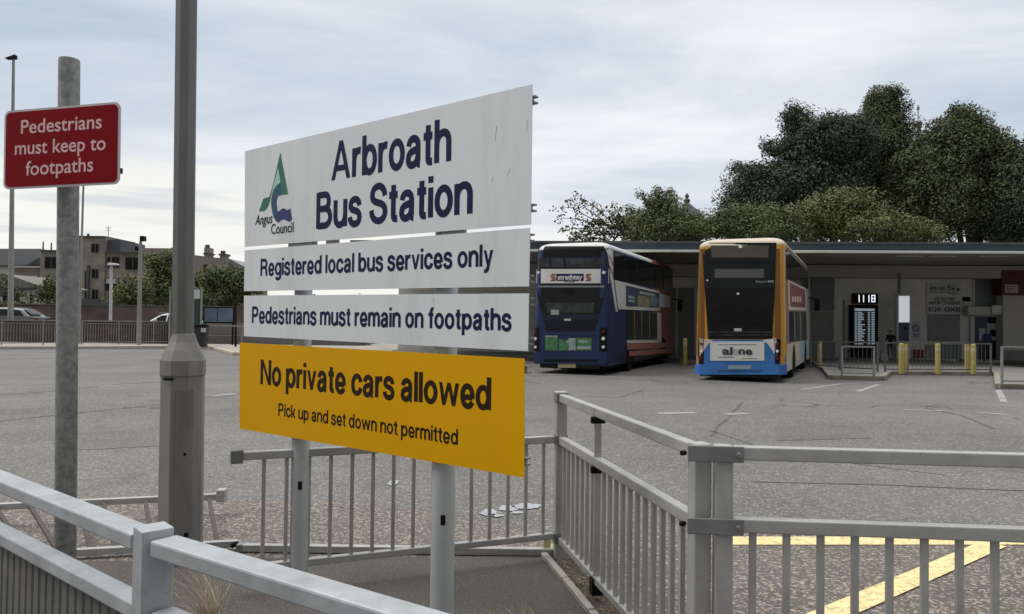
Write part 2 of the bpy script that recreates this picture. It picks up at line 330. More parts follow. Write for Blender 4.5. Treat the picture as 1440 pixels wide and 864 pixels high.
def bez(p, q, r, s, n=10):
    o = []
    for i in range(1, n + 1):
        t = i / n; k = 1 - t
        o.append((k**3 * p[0] + 3 * k * k * t * q[0] + 3 * k * t * t * r[0] + t**3 * s[0], k**3 * p[1] + 3 * k * k * t * q[1] + 3 * k * t * t * r[1] + t**3 * s[1]))
    return o
def path(spec):
    t = spec.split(); i = 0; pts = []
    while i < len(t):
        if t[i] in 'ML': pts.append((float(t[i + 1]), float(t[i + 2]))); i += 3
        elif t[i] == 'C':
            a = [float(z) for z in t[i + 1:i + 7]]; pts += bez(pts[-1], a[0:2], a[2:4], a[4:6]); i += 7
    return pts
def ell(cx, cy, rx, ry): return ('O', cx, cy, rx, ry)
ST = lambda x, a, b: f'M {x} {a} L {x} {b}'
GL = {
 'A': (.98, [[(0, 0), (.19, 0), (.58, 1), (.39, 1)], [(.97, 0), (.78, 0), (.39, 1), (.58, 1)], [(.2, .22), (.77, .22), (.72, .37), (.25, .37)]]),
 'v': (.63, [[(0, .73), (.18, .73), (.40, 0), (.23, 0)], [(.63, .73), (.45, .73), (.23, 0), (.40, 0)]]),
 'w': (.99, [[(0, .73), (.17, .73), (.335, 0), (.17, 0)], [(.17, 0), (.335, 0), (.575, .73), (.415, .73)], [(.415, .73), (.575, .73), (.82, 0), (.655, 0)], [(.82, .73), (.99, .73), (.82, 0), (.655, 0)]]),
 'k': (.62, [ST(.085, 0, 1), [(.12, .26), (.42, .73), (.62, .73), (.25, .22)], [(.24, .35), (.36, .47), (.63, 0), (.43, 0)]]),
 'y': (.63, [[(0, .73), (.18, .73), (.40, .02), (.23, .02)], [(.63, .73), (.45, .73), (.22, -.05), (.39, -.05)], 'M .31 -.03 C .26 -.2 .18 -.22 .05 -.205']),
 'N': (.80, [ST(.085, 0, 1), ST(.715, 0, 1), [(.02, 1), (.2, 1), (.78, 0), (.6, 0)]]),
 'P': (.75, [ST(.085, 0, 1), 'M .085 .925 L .4 .925 C .72 .925 .72 .455 .4 .455 L .085 .455']),
 'R': (.80, [ST(.085, 0, 1), 'M .085 .925 L .42 .925 C .74 .925 .74 .49 .42 .49 L .085 .49', 'M .42 .49 C .72 .48 .62 .2 .70 0']),
 'B': (.80, [ST(.085, 0, 1), 'M .085 .925 L .42 .925 C .69 .925 .69 .54 .42 .54 L .085 .54', 'M .42 .54 C .80 .54 .80 .075 .42 .075 L .085 .075']),
 'S': (.79, ['M .69 .68 C .66 1.04 .12 1.02 .12 .71 C .12 .44 .705 .60 .705 .28 C .70 -.04 .10 -.03 .085 .34']),
 'a': (.64, ['M .10 .50 C .12 .74 .50 .72 .50 .50 L .50 .14 C .50 .06 .53 .05 .59 .05', 'M .50 .43 C .42 .37 .085 .42 .085 .20 C .085 -.03 .48 .0 .50 .28']),
 'b': (.68, [ST(.085, 0, 1), ell(.35, .365, .245, .305)]),
 'd': (.68, [ST(.595, 0, 1), ell(.33, .365, .245, .305)]),
 'p': (.68, [ST(.085, -.28, .73), ell(.35, .365, .245, .305)]),
 'g': (.68, [ell(.33, .37, .245, .30), 'M .595 .73 L .595 .0 C .595 -.28 .14 -.27 .11 -.10']),
 'c': (.63, ['M .56 .47 C .52 .78 .085 .75 .085 .365 C .085 -.02 .53 -.03 .57 .27']),
 'e': (.64, ['M .12 .325 L .565 .325', 'M .565 .29 C .58 .80 .085 .78 .085 .365 C .085 -.03 .47 -.03 .555 .19']),
 'o': (.68, [ell(.34, .365, .255, .305)]),
 'f': (.38, ['M .20 0 L .20 .78 C .20 .94 .28 .95 .38 .93', 'M .0 .665 L .37 .665']),
 't': (.38, ['M .19 .92 L .19 .17 C .19 .055 .26 .055 .37 .065', 'M .0 .665 L .37 .665']),
 'h': (.65, [ST(.085, 0, 1), 'M .085 .42 C .10 .74 .565 .78 .565 .45 L .565 0']),
 'n': (.65, [ST(.085, 0, .73), 'M .085 .42 C .10 .74 .565 .78 .565 .45 L .565 0']),
 'm': (1.0, [ST(.085, 0, .73), 'M .085 .42 C .10 .74 .50 .78 .50 .45 L .50 0', 'M .50 .42 C .52 .74 .915 .78 .915 .45 L .915 0']),
 'r': (.40, [ST(.085, 0, .73), 'M .085 .38 C .09 .58 .20 .68 .40 .645']),
 's': (.60, ['M .51 .51 C .49 .75 .09 .74 .09 .53 C .09 .33 .52 .46 .52 .205 C .52 -.03 .07 -.03 .06 .23']),
 'u': (.65, [ST(.565, 0, .73), 'M .085 .73 L .085 .28 C .085 -.05 .55 -.01 .565 .31']),
 'i': (.17, [ST(.085, 0, .73), ST(.085, .84, 1)]),
 'l': (.17, [ST(.085, 0, 1)]),
}
def grotesk(mb, body, u0, u1, v0, cap, place, sw=0.165, track=0.085, m=0):
    """heavy sans letters drawn from strokes; each stroke a hair above the one before"""
    x = 0.0; polys = []
    for ch in body:
        if ch == ' ': x += 0.30; continue
        adv, parts = GL[ch]
        for k, p in enumerate(parts):
            off = 0.0002 * (k + 1)
            if isinstance(p, list): polys.append(([(x + a, b) for a, b in p], off, True)); continue
            if isinstance(p, tuple):
                n = 26; ins = []; outs = []
                for i in range(n):
                    t = 2 * math.pi * i / n; c, s_ = math.cos(t), math.sin(t)
                    outs.append((x + p[1] + (p[3] + sw * .5) * c, p[2] + (p[4] + sw * .44) * s_)); ins.append((x + p[1] + (p[3] - sw * .5) * c, p[2] + (p[4] - sw * .44) * s_))
                for i in range(n):
                    j = (i + 1) % n; polys.append(([outs[i], outs[j], ins[j], ins[i]], off, True))
                continue
            pts = path(p); n = len(pts); lft = []; rgt = []
            for i in range(n):
                a = pts[max(0, i - 1)]; b = pts[min(n - 1, i + 1)]
                dx, dy = b[0] - a[0], b[1] - a[1]; q = math.hypot(dx, dy) or 1; nx, ny = -dy / q * sw / 2, dx / q * sw * .44
                if 0 < i < n - 1:   # mitre
                    d1 = (pts[i][0] - a[0], pts[i][1] - a[1]); q1 = math.hypot(*d1) or 1
                    cs = max(.6, abs((-d1[1] / q1) * (-dy / q) + (d1[0] / q1) * (dx / q))); nx /= cs; ny /= cs
                lft.append((x + pts[i][0] + nx, pts[i][1] + ny)); rgt.append((x + pts[i][0] - nx, pts[i][1] - ny))
            for i in range(n - 1): polys.append(([rgt[i], rgt[i + 1], lft[i + 1], lft[i]], off + 9e-6 * i, True))
        x += adv + track
    tot = x - track; sc_ = (u1 - u0) / tot
    for pl, off, _ in polys:
        ar = sum(pl[i][0] * pl[(i + 1) % len(pl)][1] - pl[(i + 1) % len(pl)][0] * pl[i][1] for i in range(len(pl)))
        if ar < 0: pl = pl[::-1]
        mb.add([place(u0 + a * sc_, v0 + b * cap, off) for a, b in pl], [tuple(range(len(pl)))], m)

# ================================================================== GROUND
ASPH = asphalt('yard_asphalt', (0.120, 0.114, 0.107), (0.26, 0.245, 0.23), 0.30, 55, crack=0.9)
PATHM = asphalt('footpath_asphalt', (0.074, 0.065, 0.059), (0.16, 0.14, 0.125), 0.16, 150)
PINK = asphalt('worn_asphalt', (0.112, 0.096, 0.084), (0.34, 0.285, 0.24), 0.40, 58)
ROADM = asphalt('road_asphalt', (0.13, 0.13, 0.13), (0.22, 0.21, 0.2), 0.2, 60)
def sheet(name, pts, z, m):
    b = MB(); b.add([(p[0], p[1], z) for p in pts], [tuple(range(len(pts)))])
    me = b
    o = me.build(name, m); 
    if o.data.polygons[0].normal.z < 0: o.data.flip_normals()
    return struct(o)
def gp(*pix): return [(lambda q: (q.x, q.y))(atZ(a, b, 0)) for a, b in pix]
sheet('ground', [(-900, -40), (900, -40), (900, 1500), (-900, 1500)], 0.0, ASPH)
wob_ = lambda i: 0.10 * math.sin(i * 1.7) + 0.06 * math.sin(i * 4.1)
def ragged(pts, step=0.35, amp=1.0):
    o = []; k = 0
    for a, b in zip(pts[:-1], pts[1:]):
        d = math.hypot(b[0] - a[0], b[1] - a[1]); n = max(1, int(d / step))
        for i in range(n):
            t = i / n; o.append((a[0] + (b[0] - a[0]) * t, a[1] + (b[1] - a[1]) * t + amp * wob_(k))); k += 1
    o.append(pts[-1]); return o
pe = ragged(gp((-160, 716), (60, 700), (300, 706), (480, 704), (600, 722), (700, 738), (800, 752), (900, 742), (1010, 734)) , amp=.8)
sheet('worn_surface', pe + gp((1010, 1500), (760, 1400), (-160, 1150)), 0.004, PINK)
ye = gp((1012, 752), (1180, 748), (1330, 745), (1500, 742), (1700, 745))
sheet('worn_surface', ragged(ye, amp=.5) + gp((1800, 1100), (1012, 1100)), 0.004, PINK)
fp = gp((-260, 800), (40, 793), (330, 787), (560, 785), (768, 783)) + gp((830, 864), (900, 960), (1010, 1200)) + [(0.9, -2.0), (-6, -2.0)]
sheet('footpath', fp, 0.008, PATHM)
# soil strip behind the edging
SOIL = mat('soil', (0.075, 0.06, 0.045), 0.95, 0, 0.5, 30, 0.8, 90, (0.2, 0.17, 0.12), 0.6, 40)
sheet('soil_strip', gp((772, 783), (800, 768), (905, 880), (985, 1010), (1010, 1200), (900, 960), (830, 864)), 0.012, SOIL)
# concrete edging
ed = MB(); eg = [Vector((*p, 0)) for p in gp((764, 783), (795, 820), (832, 866), (905, 960), (1010, 1130))]
for a, b in zip(eg[:-1], eg[1:]):
    ed.beam(a + (b - a) * 0.01 + Vector((0, 0, .0)), b - (b - a) * 0.02, 0.045, 0.075)
struct(ed.build('path_edging', CONC, bevel=0.006))

MARKY = mat('yellow_marking', (0.70, 0.57, 0.29), 0.85, 0, 0.14, 6, 0.3, 90, (0.15, 0.125, 0.105), 1.0, 26)
MARKW = mat('white_marking', (0.29, 0.285, 0.27), 0.85, 0, 0.15, 5, 0, 1, (0.16, 0.152, 0.143), 1.0, 2.2)
def mark(name, a, b, w, m, z=0.009):
    a = Vector(a); b = Vector(b); d = (b - a).normalized(); n_ = Vector((-d.y, d.x)) * w / 2
    return sheet(name, [a - n_, b - n_, b + n_, a + n_], z, m)
y1 = gp((1012, 762), (1760, 762)); mark('yellow_line', y1[0], y1[1], 0.21, MARKY)
y2 = gp((1110, 892), (1398, 767)); mark('yellow_line', y2[0], y2[1], 0.17, MARKY, 0.013)
for a, b, w in (((140, 544), (188, 541), .16), ((296, 558), (332, 554), .16), ((1128, 548), (1186, 540), .14), ((1186, 540), (1233, 539), .12), ((1206, 551), (1236, 541), .14), ((110, 497), (330, 491), .12), ((925, 582), (978, 581), .2), ((1020, 583), (1052, 582), .2), ((1372, 580), (1420, 584), .14), ((1270, 577), (1330, 578), .12), ((1404, 549), (1412, 566), .14)):
    g_ = gp(a, b); mark('white_line', g_[0], g_[1], w, MARKW, 0.006)
TAR = mat('tar_seal', (0.088, 0.083, 0.078), 0.7, 0, 0.2, 4)
def seam(pix, w=0.05):
    P_ = [Vector(p) for p in gp(*pix)]; b = MB(); L_ = []; R_ = []
    pts = []
    for a, c in zip(P_[:-1], P_[1:]):
        for i in range(8): pts.append(a.lerp(c, i / 8))
    pts.append(P_[-1])
    for i, p in enumerate(pts):
        d = (pts[min(i + 1, len(pts) - 1)] - pts[max(i - 1, 0)]).normalized(); n_ = Vector((-d.y, d.x))
        jit = .05 * noise.noise((p.x * .9, p.y * .9, i * .1)); ww = w * (.55 + .6 * abs(noise.noise((p.x, p.y, 3.3))))
        L_.append(p + n_ * (ww * .75 + jit)); R_.append(p - n_ * (ww * .75 - jit))
    vs_ = [(*p, .0045) for p in L_] + [(*p, .0045) for p in R_]; n = len(pts)
    b.add(vs_, [(i + n, i + n + 1, i + 1, i) for i in range(n - 1)])
    o = b.build('tar_seam', TAR); struct(o)
PATCHM = asphalt('patch_asphalt', (0.106, 0.101, 0.095), (0.22, 0.21, 0.2), 0.26, 65)
sheet('asphalt_patch', ragged(gp((1090, 600), (1210, 598), (1225, 617), (1092, 620), (1090, 600)), .3, .25), .0042, PATCHM)
sheet('asphalt_patch', ragged(gp((560, 560), (700, 566), (690, 600), (545, 590), (560, 560)), .3, .25), .0042, PATCHM)
sheet('asphalt_patch', ragged(gp((100, 610), (215, 604), (222, 628), (95, 634), (100, 610)), .3, .25), .0042, PATCHM)
seam([(-60, 560), (70, 551), (166, 541), (250, 536)], .05); seam([(-40, 597), (110, 581), (227, 569), (340, 553)], .045)
seam([(1060, 678), (1220, 682), (1470, 692)], .03); seam([(815, 557), (872, 560), (905, 548)], .04); seam([(1000, 614), (1018, 592), (1045, 566)], .05)
seam([(1300, 574), (1352, 584), (1400, 604)], .06); seam([(330, 520), (560, 500), (760, 540)], .04); seam([(1000, 606), (1100, 640), (1330, 668)], .025)
BLOTCH = mat('pale_blotch_grey', (0.33, 0.34, 0.36), 0.6, 0, 0.2, 6, 0, 1, (0.14, 0.13, 0.125), 1.0, 22)  # pale uneven blotches, lighter than the asphalt around them
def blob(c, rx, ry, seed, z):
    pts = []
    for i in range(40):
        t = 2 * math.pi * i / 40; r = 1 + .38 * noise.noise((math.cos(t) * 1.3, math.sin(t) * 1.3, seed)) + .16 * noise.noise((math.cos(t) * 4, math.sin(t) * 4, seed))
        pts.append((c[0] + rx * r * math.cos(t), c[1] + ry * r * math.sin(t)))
    return sheet('pale_blotch', pts, z, BLOTCH)
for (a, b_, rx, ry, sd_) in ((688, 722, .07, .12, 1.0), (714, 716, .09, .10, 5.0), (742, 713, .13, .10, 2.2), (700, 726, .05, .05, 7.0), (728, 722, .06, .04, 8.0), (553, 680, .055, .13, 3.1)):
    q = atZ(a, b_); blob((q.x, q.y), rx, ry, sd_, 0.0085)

# far pavement, retaining wall, raised road on the left
PAVE = mat('pavement', (0.30, 0.275, 0.245), 0.9, 0, 0.15, 1.0, 0.1, 20)
KERB = mat('kerb_stone', (0.42, 0.38, 0.31), 0.9, 0, 0.12, 2, 0, 1, (0.25, 0.23, 0.2), 0.5, 1.5)
k0 = atZ(-300, 492.5); k1 = atZ(90, 491); k2 = atZ(295, 490); k3 = atZ(330, 500); k4 = atZ(520, 506)
pv = MB(); pp = [k0, k1, k2, k3, k4, Vector((k4.x, 60, 0)), Vector((k0.x, 60, 0))]
pv.prism([(p.x, p.y, 0.0) for p in pp], (0, 0, .13)); struct(pv.build('pavement', PAVE))
kb = MB()
for a, b in zip(pp[:4], pp[1:5]): kb.beam(Vector((a.x, a.y - .02, .072)), Vector((b.x, b.y - .02, .072)), .16, .145)
struct(kb.build('kerb', KERB, bevel=.015))
rd = MB(); rd.box((-75, 44.2, 0.01), (-9, 54, 0.62)); struct(rd.build('road', ROADM))

# ================================================================== THE BIG SIGN
pr = atD(743, 453, 3.42); pl = atD(341, 448, 4.84)
sd0 = Vector((pl.x, pl.y, 0)); du = Vector((pr.x - pl.x, pr.y - pl.y, 0)); SW = du.length; du.normalize()
ang = math.atan2(du.y, du.x); nin = Vector((-du.y, du.x, 0))          # nin points behind the sign
sign = thing('bus_station_sign', 'large three tier white sign with yellow board below, headed Arbroath Bus Station', 'sign', sd0, ang)
def suv(x, y, off=0.0):
    p = onP(x, y, sd0 + nin * off, nin) - sd0; return p.dot(du), p.z
def place_s(u, v, o): return (u, -0.0035 - o, v)
def panel(tl, tr, bl, br, m, t=0.004):
    a, b, c, d = suv(*tl), suv(*tr), suv(*bl), suv(*br)
    q = MB(); q.prism([(p[0], 0.0, p[1]) for p in (c, d, b, a)], (0, 0, 0.0) if False else (0, t, 0))
    for i, p in enumerate(q.v): q.v[i] = (p[0], p[1] - .003, p[2])
    return q.build('sign_panel', m, sign, local=True)
P1 = panel((345, 213), (749, 119), (344.6, 347.6), (746.8, 316), WHITE)
P2 = panel((344.6, 352.4), (745.8, 320.8), (343.7, 409.8), (744, 403), WHITE)
P3 = panel((343.6, 416), (744, 412.8), (343.6, 473), (742.8, 494), WHITE)
P4 = panel((337.5, 482), (738, 504.5), (337.5, 603), (737.5, 671.8), YELLOW)
P4['label'] = 'yellow lowest board with dark lettering'
def sign_text(body, p0, p1, ptop, parent, m, sw=.208):
    u0, v0 = suv(*p0); u1, v1 = suv(*p1); cap = suv(*ptop)[1] - v0
    b = MB(); k = (v1 - v0) / (u1 - u0)
    grotesk(b, body, u0, u1, 0, cap, lambda u, v, o: place_s(u, v0 + (u - u0) * k + v, o), sw)
    return b.build('lettering', m, parent, local=True)
sign_text('Arbroath', (466.5, 254.5), (634.5, 226.5), (466.5, 201), P1, NAVY)
sign_text('Bus Station', (445.5, 322.5), (664.5, 300.5), (445.5, 272), P1, NAVY)
sign_text('Registered local bus services only', (367, 388.3), (694, 374.5), (367, 364.8), P2, NAVY)
sign_text('Pedestrians must remain on footpaths', (355, 454.4), (719.5, 465.2), (355, 431.4), P3, NAVY)
sign_text('No private cars allowed', (367, 540.3), (690.5, 577), (367, 505.6), P4, BROWNBLK)
sign_text('Pick up and set down not permitted', (392, 584.6), (644.5, 626), (392, 566.8), P4, BROWNBLK, .18)
# council emblem, traced: zoom px (532x864 of 350..430,205..335)
def lz(x, y): return suv(350 + x * 80 / 532, 205 + y * 130 / 864)
def smooth_poly(pts, n=5):
    o = []; k = len(pts)
    for i in range(k):
        p0, p1, p2, p3 = pts[i - 1], pts[i], pts[(i + 1) % k], pts[(i + 2) % k]
        if len(p1) > 2 or len(p2) > 2: o.append(p1[:2]); continue
        for j in range(n):
            t = j / n
            o.append(tuple(.5 * (2 * p1[a] + (p2[a] - p0[a]) * t + (2 * p0[a] - 5 * p1[a] + 4 * p2[a] - p3[a]) * t * t + (3 * p1[a] - p0[a] - 3 * p2[a] + p3[a]) * t**3) for a in (0, 1)))
    return o
def logo(pts, m, off):
    b = MB(); p = [lz(*q) for q in smooth_poly(pts)]
    ar = sum(p[i][0] * p[(i + 1) % len(p)][1] - p[(i + 1) % len(p)][0] * p[i][1] for i in range(len(p)))
    if ar < 0: p = p[::-1]
    b.add([place_s(u, v, off) for u, v in p], [tuple(range(len(p)))])
    me_o = b.build('emblem', m, P1, local=True)
    bm = bmesh.new(); bm.from_mesh(me_o.data); bmesh.ops.triangulate(bm, faces=bm.faces[:]); bm.to_mesh(me_o.data); bm.free()
    return me_o
S1 = 1
logo([(276, 215, S1), (300, 330, S1), (290, 352, S1), (262, 372), (240, 410), (222, 460, S1), (205, 470, S1), (222, 400, S1)], LMINT, .0001)
logo([(298, 62, S1), (306, 95, S1), (276, 218, S1), (240, 350), (215, 455), (195, 545), (165, 600), (150, 613, S1), (98, 617, S1), (138, 497, S1), (190, 482), (208, 440), (245, 300)], LGREEN, .0002)
logo([(298, 62, S1), (372, 455, S1), (318, 462, S1), (280, 470, S1), (284, 395, S1), (300, 345, S1), (280, 215, S1)], LGREEN, .0004)
logo([(300, 345, S1), (262, 375), (232, 425), (214, 500), (216, 580), (230, 650), (250, 695), (278, 722, S1), (278, 660), (272, 600), (266, 550), (268, 500), (282, 470, S1), (318, 462, S1)], LTEAL, .0006)
logo([(240, 662, S1), (262, 640), (285, 612), (330, 586), (365, 604), (394, 588, S1), (398, 620), (410, 690, S1), (385, 712), (330, 690), (300, 705), (278, 722, S1), (254, 700)], LNAVY, .0008)
lb = MB()
def logo_text(body, p0, p1, ptop, sh):
    u0, v0 = suv(*p0); u1, v1 = suv(*p1); cap = suv(*ptop)[1] - v0; k = (v1 - v0) / (u1 - u0)
    fit_font(lb, body, u0, u1, 0, cap, lambda u, v, o: place_s(u, v0 + (u - u0) * k + v, .0016), .006, sh)
logo_text('Angus', (359.5, 317), (384, 313.5), (359.5, 303.5), .25)
logo_text('Council', (382, 329.5), (413.5, 326.5), (382, 315.8), .0)
lb.build('lettering', BLACK, P1, local=True)
# two dead flies / scuffs on the boards
sc_m = mat('scuff', (0.40, 0.41, 0.41), .7)
for (xa, ya, xb, yb, pn_) in ((699, 178, 697, 200, P1), (718, 238, 714, 248, P1), (694, 249, 692, 257, P1), (610, 420, 612, 430, P3), (742, 170, 741, 185, P1), (590, 475, 600, 471, P3)):
    ua, va = suv(xa, ya); ub, vb = suv(xb, yb); b = MB(); w_ = .0022
    b.add([place_s(ua - w_, va, .0004), place_s(ub - w_ * .4, vb, .0004), place_s(ub + w_ * .4, vb, .0004), place_s(ua + w_, va, .0004)], [(0, 1, 2, 3)]); b.build('scuff', sc_m, pn_, local=True)
# posts, channels, clips
for x0, x1 in ((410.5, 435), (608, 641)):
    ua = suv(x0, 640, .085)[0]; ub = suv(x1, 640, .085)[0]; uc = (ua + ub) / 2; D_p = (sd0 + du * uc + nin * .085).y; rp = (x1 - x0) / 2 * D_p / F * 1.0
    b = MB(); b.lathe([(rp, 0), (rp, 2.60), (rp * .9, 2.61)], c=(uc, .085), n=28)
    po = b.build('post', PSTEEL, sign, local=True, smooth=True)
    vc = Vector((EYE.x, EYE.y, 0)) - (sd0 + du * uc + nin * .085); lc_ = Vector((vc.dot(du), vc.dot(nin), 0)).normalized()
    for vz in (.62, 1.32):
        bb = MB(); q_ = Vector((uc, .085, vz)) + lc_ * (rp - .004); sd_v = Vector((-lc_.y, lc_.x, 0)) * .012
        bb.hexa([q_ - sd_v, q_ + sd_v, q_ + sd_v + lc_ * .006, q_ - sd_v + lc_ * .006] + [k + Vector((0, 0, .05)) for k in (q_ - sd_v, q_ + sd_v, q_ + sd_v + lc_ * .006, q_ - sd_v + lc_ * .006)]); bb.build('slot', BLACK, po, local=True)
v1t = suv(345, 213)[1]; chan = MB()
for v, du_ in ((suv(747, 140)[1], .03), (suv(747, 292)[1], .03), (suv(746, 334)[1], .02), (suv(745, 392)[1], .02), (suv(744, 424)[1], .02), (suv(743, 480)[1], .02), (suv(738, 520)[1], .01), (suv(738, 650)[1], .01)):
    b = MB(); b.box((.06, .004, v - .018), (SW + du_ - .01, .03, v - .010)); b.box((.06, .004, v + .010), (SW + du_ - .01, .03, v + .018)); b.box((.06, .004, v - .010), (SW + du_ - .02, .010, v + .010))
    b.build('channel', ALUD, sign, local=True)
ub_, vb_ = suv(425, 194)
b = MB(); b.rbox((ub_, .05), .07, .05, vb_ - .12, vb_ + .0); b.rbox((ub_ - .03, .05), .045, .04, vb_ - .005, vb_ - .001 + .002)
b.tube((ub_ - .05, .05, vb_ - .008), (ub_ + .06, .05, vb_ + .006), .011, n=8); b.build('bracket', BLACK, sign, local=True, bevel=.004)
# flat strap plates seen in the slits
for pxa, pxb, yy in ((404, 441, 349.5), (457, 472, 346), (619, 651, 327)):
    ua, va = suv(pxa, yy); ub2, _ = suv(pxb, yy); b = MB(); b.box((ua, .006, va - .06), (ub2, .028, va + .05)); b.build('strap', ALUD, sign, local=True)

# ================================================================== RED SIGN
rc = atD(86, 205, 3.4)
rdu = Vector((3.3, -1, 0)).normalized(); rn = Vector((-rdu.y, rdu.x, 0)); ra = math.atan2(rdu.y, rdu.x)
post_p = atZ(84, 950, 0); post_c = atD(84.5, 600, 3.45); rbase = Vector((post_c.x, post_c.y, 0)) + rn * .055
red = thing('pedestrian_sign', 'red rectangular sign with pale words and grey rim on a round galvanised post', 'sign', rbase, ra)
def ruv(x, y):
    p = onP(x, y, rc, rn) - rbase; return p.dot(rdu), p.z
ry0 = (rc - rbase).dot(rn)
tl, tr, bl, br = ruv(6.5, 156.5), ruv(169.5, 143), ruv(4.5, 267), ruv(168, 259)
def quadpt(a, b): # a: 0..1 left-right, b: 0..1 bottom-top
    q0 = (bl[0] + (br[0] - bl[0]) * a, bl[1] + (br[1] - bl[1]) * a); q1 = (tl[0] + (tr[0] - tl[0]) * a, tl[1] + (tr[1] - tl[1]) * a)
    return q0[0] + (q1[0] - q0[0]) * b, q0[1] + (q1[1] - q0[1]) * b
def roundrect(ins, rad, wd=0.54, ht=0.36):
    pts = []
    for cx_, cy_, a0 in ((1, 0, -90), (1, 1, 0), (0, 1, 90), (0, 0, 180)):
        for i in range(7):
            t = math.radians(a0 + 90 * i / 6)
            ax = (ins + rad) if cx_ == 0 else wd - ins - rad; ay = (ins + rad) if cy_ == 0 else ht - ins - rad
            pts.append(quadpt((ax + rad * math.cos(t)) / wd, (ay + rad * math.sin(t)) / ht))
    return pts
b = MB(); b.prism([(u, ry0, v) for u, v in roundrect(0, .028)], (0, .004, 0)); plate = b.build('sign_plate', RIM, red, local=True)
b = MB(); b.prism([(u, ry0 - .0018, v) for u, v in roundrect(.010, .022)], (0, .0012, 0)); b.build('red_face', RED, plate, local=True)
def red_text(body, p0, p1, ptop):
    u0, v0 = ruv(*p0); u1, v1 = ruv(*p1); cap = ruv(*ptop)[1] - v0; k = (v1 - v0) / (u1 - u0); b = MB()
    fit_font(b, body, u0, u1, 0, cap, lambda u, v, o: (u, ry0 - .0024, v0 + (u - u0) * k + v), .010)
    b.build('lettering', PINKW, plate, local=True)
red_text('Pedestrians', (30, 188.5), (143.5, 180.5), (30, 169.5)); red_text('must keep to', (21.5, 218), (149, 210.8), (21.5, 199)); red_text('footpaths', (36.5, 247), (131.5, 241), (36.5, 227.5))
ptop = onP(97.5, 84, rbase, rn) - rbase; lean_x = ptop.dot(rdu) / ptop.z
b = MB(); z1 = ptop.z; b.lathe([(.046, 0), (.046, z1 - .012), (.044, z1), (.038, z1 + .004)], lean=(lean_x, 0), n=28); b.build('post', GALV, red, local=True, smooth=True)
for vv in (quadpt(.5, .82)[1], quadpt(.5, .2)[1]):
    b = MB(); b.lathe([(.050, vv - .014), (.050, vv + .014)], lean=(lean_x, 0), n=24); b.box((-.06 + lean_x * vv, ry0 + .0042, vv - .012), (.06 + lean_x * vv, ry0 + .014, vv + .012)); b.build('clip', ALUD, red, local=True)
u_, v_ = ruv(168.5, 240); b = MB(); b.box((u_ - .02, ry0 + .0045, v_ - .012), (u_ + .001, ry0 + .016, v_ + .012)); b.build('bracket', BLACK, red, local=True)

# ================================================================== LAMP COLUMN
DL = 5.1; KL = DL / 3.35
lc = atD(257.5, 600, DL); lb0 = Vector((lc.x, lc.y, 0)); s_ = F / DL
lamp = thing('lamp_column', 'tall dark lamp column with wide inspection base between red sign and big sign', 'lamp column', lb0)
zt = lambda y: 1.65 - (y - 447) / s_
lx = -0.013
phc = math.atan2(-lb0.y, -lb0.x) + math.radians(14)
b = MB(); zs = zt(474); b.lathe([(.0475 * KL, zs), (.047 * KL, 4.2), (.040 * KL, 10.0)], lean=(-.010, 0), n=8, ph=phc); b.build('shaft', COLPAINT, lamp, bevel=.006, local=True)
lo_ = -.010 * zs
prof = [(.097, 0), (.094, zt(540)), (.094, zt(528)), (.0985, zt(527)), (.0985, zt(506)), (.096, zt(505)), (.080, zt(493)), (.060, zt(481)), (.053, zt(474)), (.050, zt(470)), (.046, zt(469))]
b = MB(); b.lathe(prof, n=8, lean=(-.006, 0), ph=phc); b.v = [(v[0] * KL + .006 * v[2] * (KL - 1), v[1] * KL, v[2]) for v in b.v]; base = b.build('base_compartment', COLBASE, lamp, local=True, bevel=.008)
toc = (EYE - lb0); toc.z = 0; toc.normalize(); tside = Vector((-toc.y, toc.x, 0))
def on_base(a, r, z): # a: angle from the direction facing the camera
    d = toc * math.cos(a) + tside * math.sin(a); return d * r * KL + Vector((-.006 * z, 0, z))
b = MB(); nA = 8
for z0, z1_ in ((.16, zt(545)),):
    vs_ = []
    for i in range(nA + 1):
        a = -.28 + 0.0 * i / nA + .72 * i / nA
        vs_ += [on_base(a, .1005, z0), on_base(a, .1005, z1_), on_base(a, .09, z0), on_base(a, .09, z1_)]
    fs_ = []
    for i in range(nA):
        k = i * 4; fs_ += [(k, k + 4, k + 5, k + 1), (k + 1, k + 5, k + 7, k + 3), (k + 4, k, k + 2, k + 6)]
    fs_ += [(0, 1, 3, 2), (nA * 4 + 1, nA * 4, nA * 4 + 2, nA * 4 + 3)]
    b.add(vs_, fs_)
door = b.build('door', mat('column_door_paint', (.175, .167, .16), .6, 0, .14, 3, .06, 40, (.09, .08, .07), .7, 5, stretch=(1, 1, .3)), base, local=True)
b = MB(); c_ = on_base(.12, .1002, zt(633)); b.tube(c_ - toc * .01, c_ + toc * .004, .010, n=12); b.build('lock', BLACK, door, local=True)
b = MB(); c_ = on_base(.22, .0995, zt(743)); b.tube(c_ - toc * .01, c_ + toc * .006, .016, n=14); b.build('bolt', BLACK, base, local=True)
b = MB(); 
for i in range(4): 
    a0 = -.95 + i * .14; b.add([on_base(a0, .0993, zt(533)), on_base(a0 + .14, .0993, zt(533)), on_base(a0 + .14, .0993, zt(529)), on_base(a0, .0993, zt(529))], [(0, 1, 2, 3)])
b.build('slot', BLACK, base, local=True)
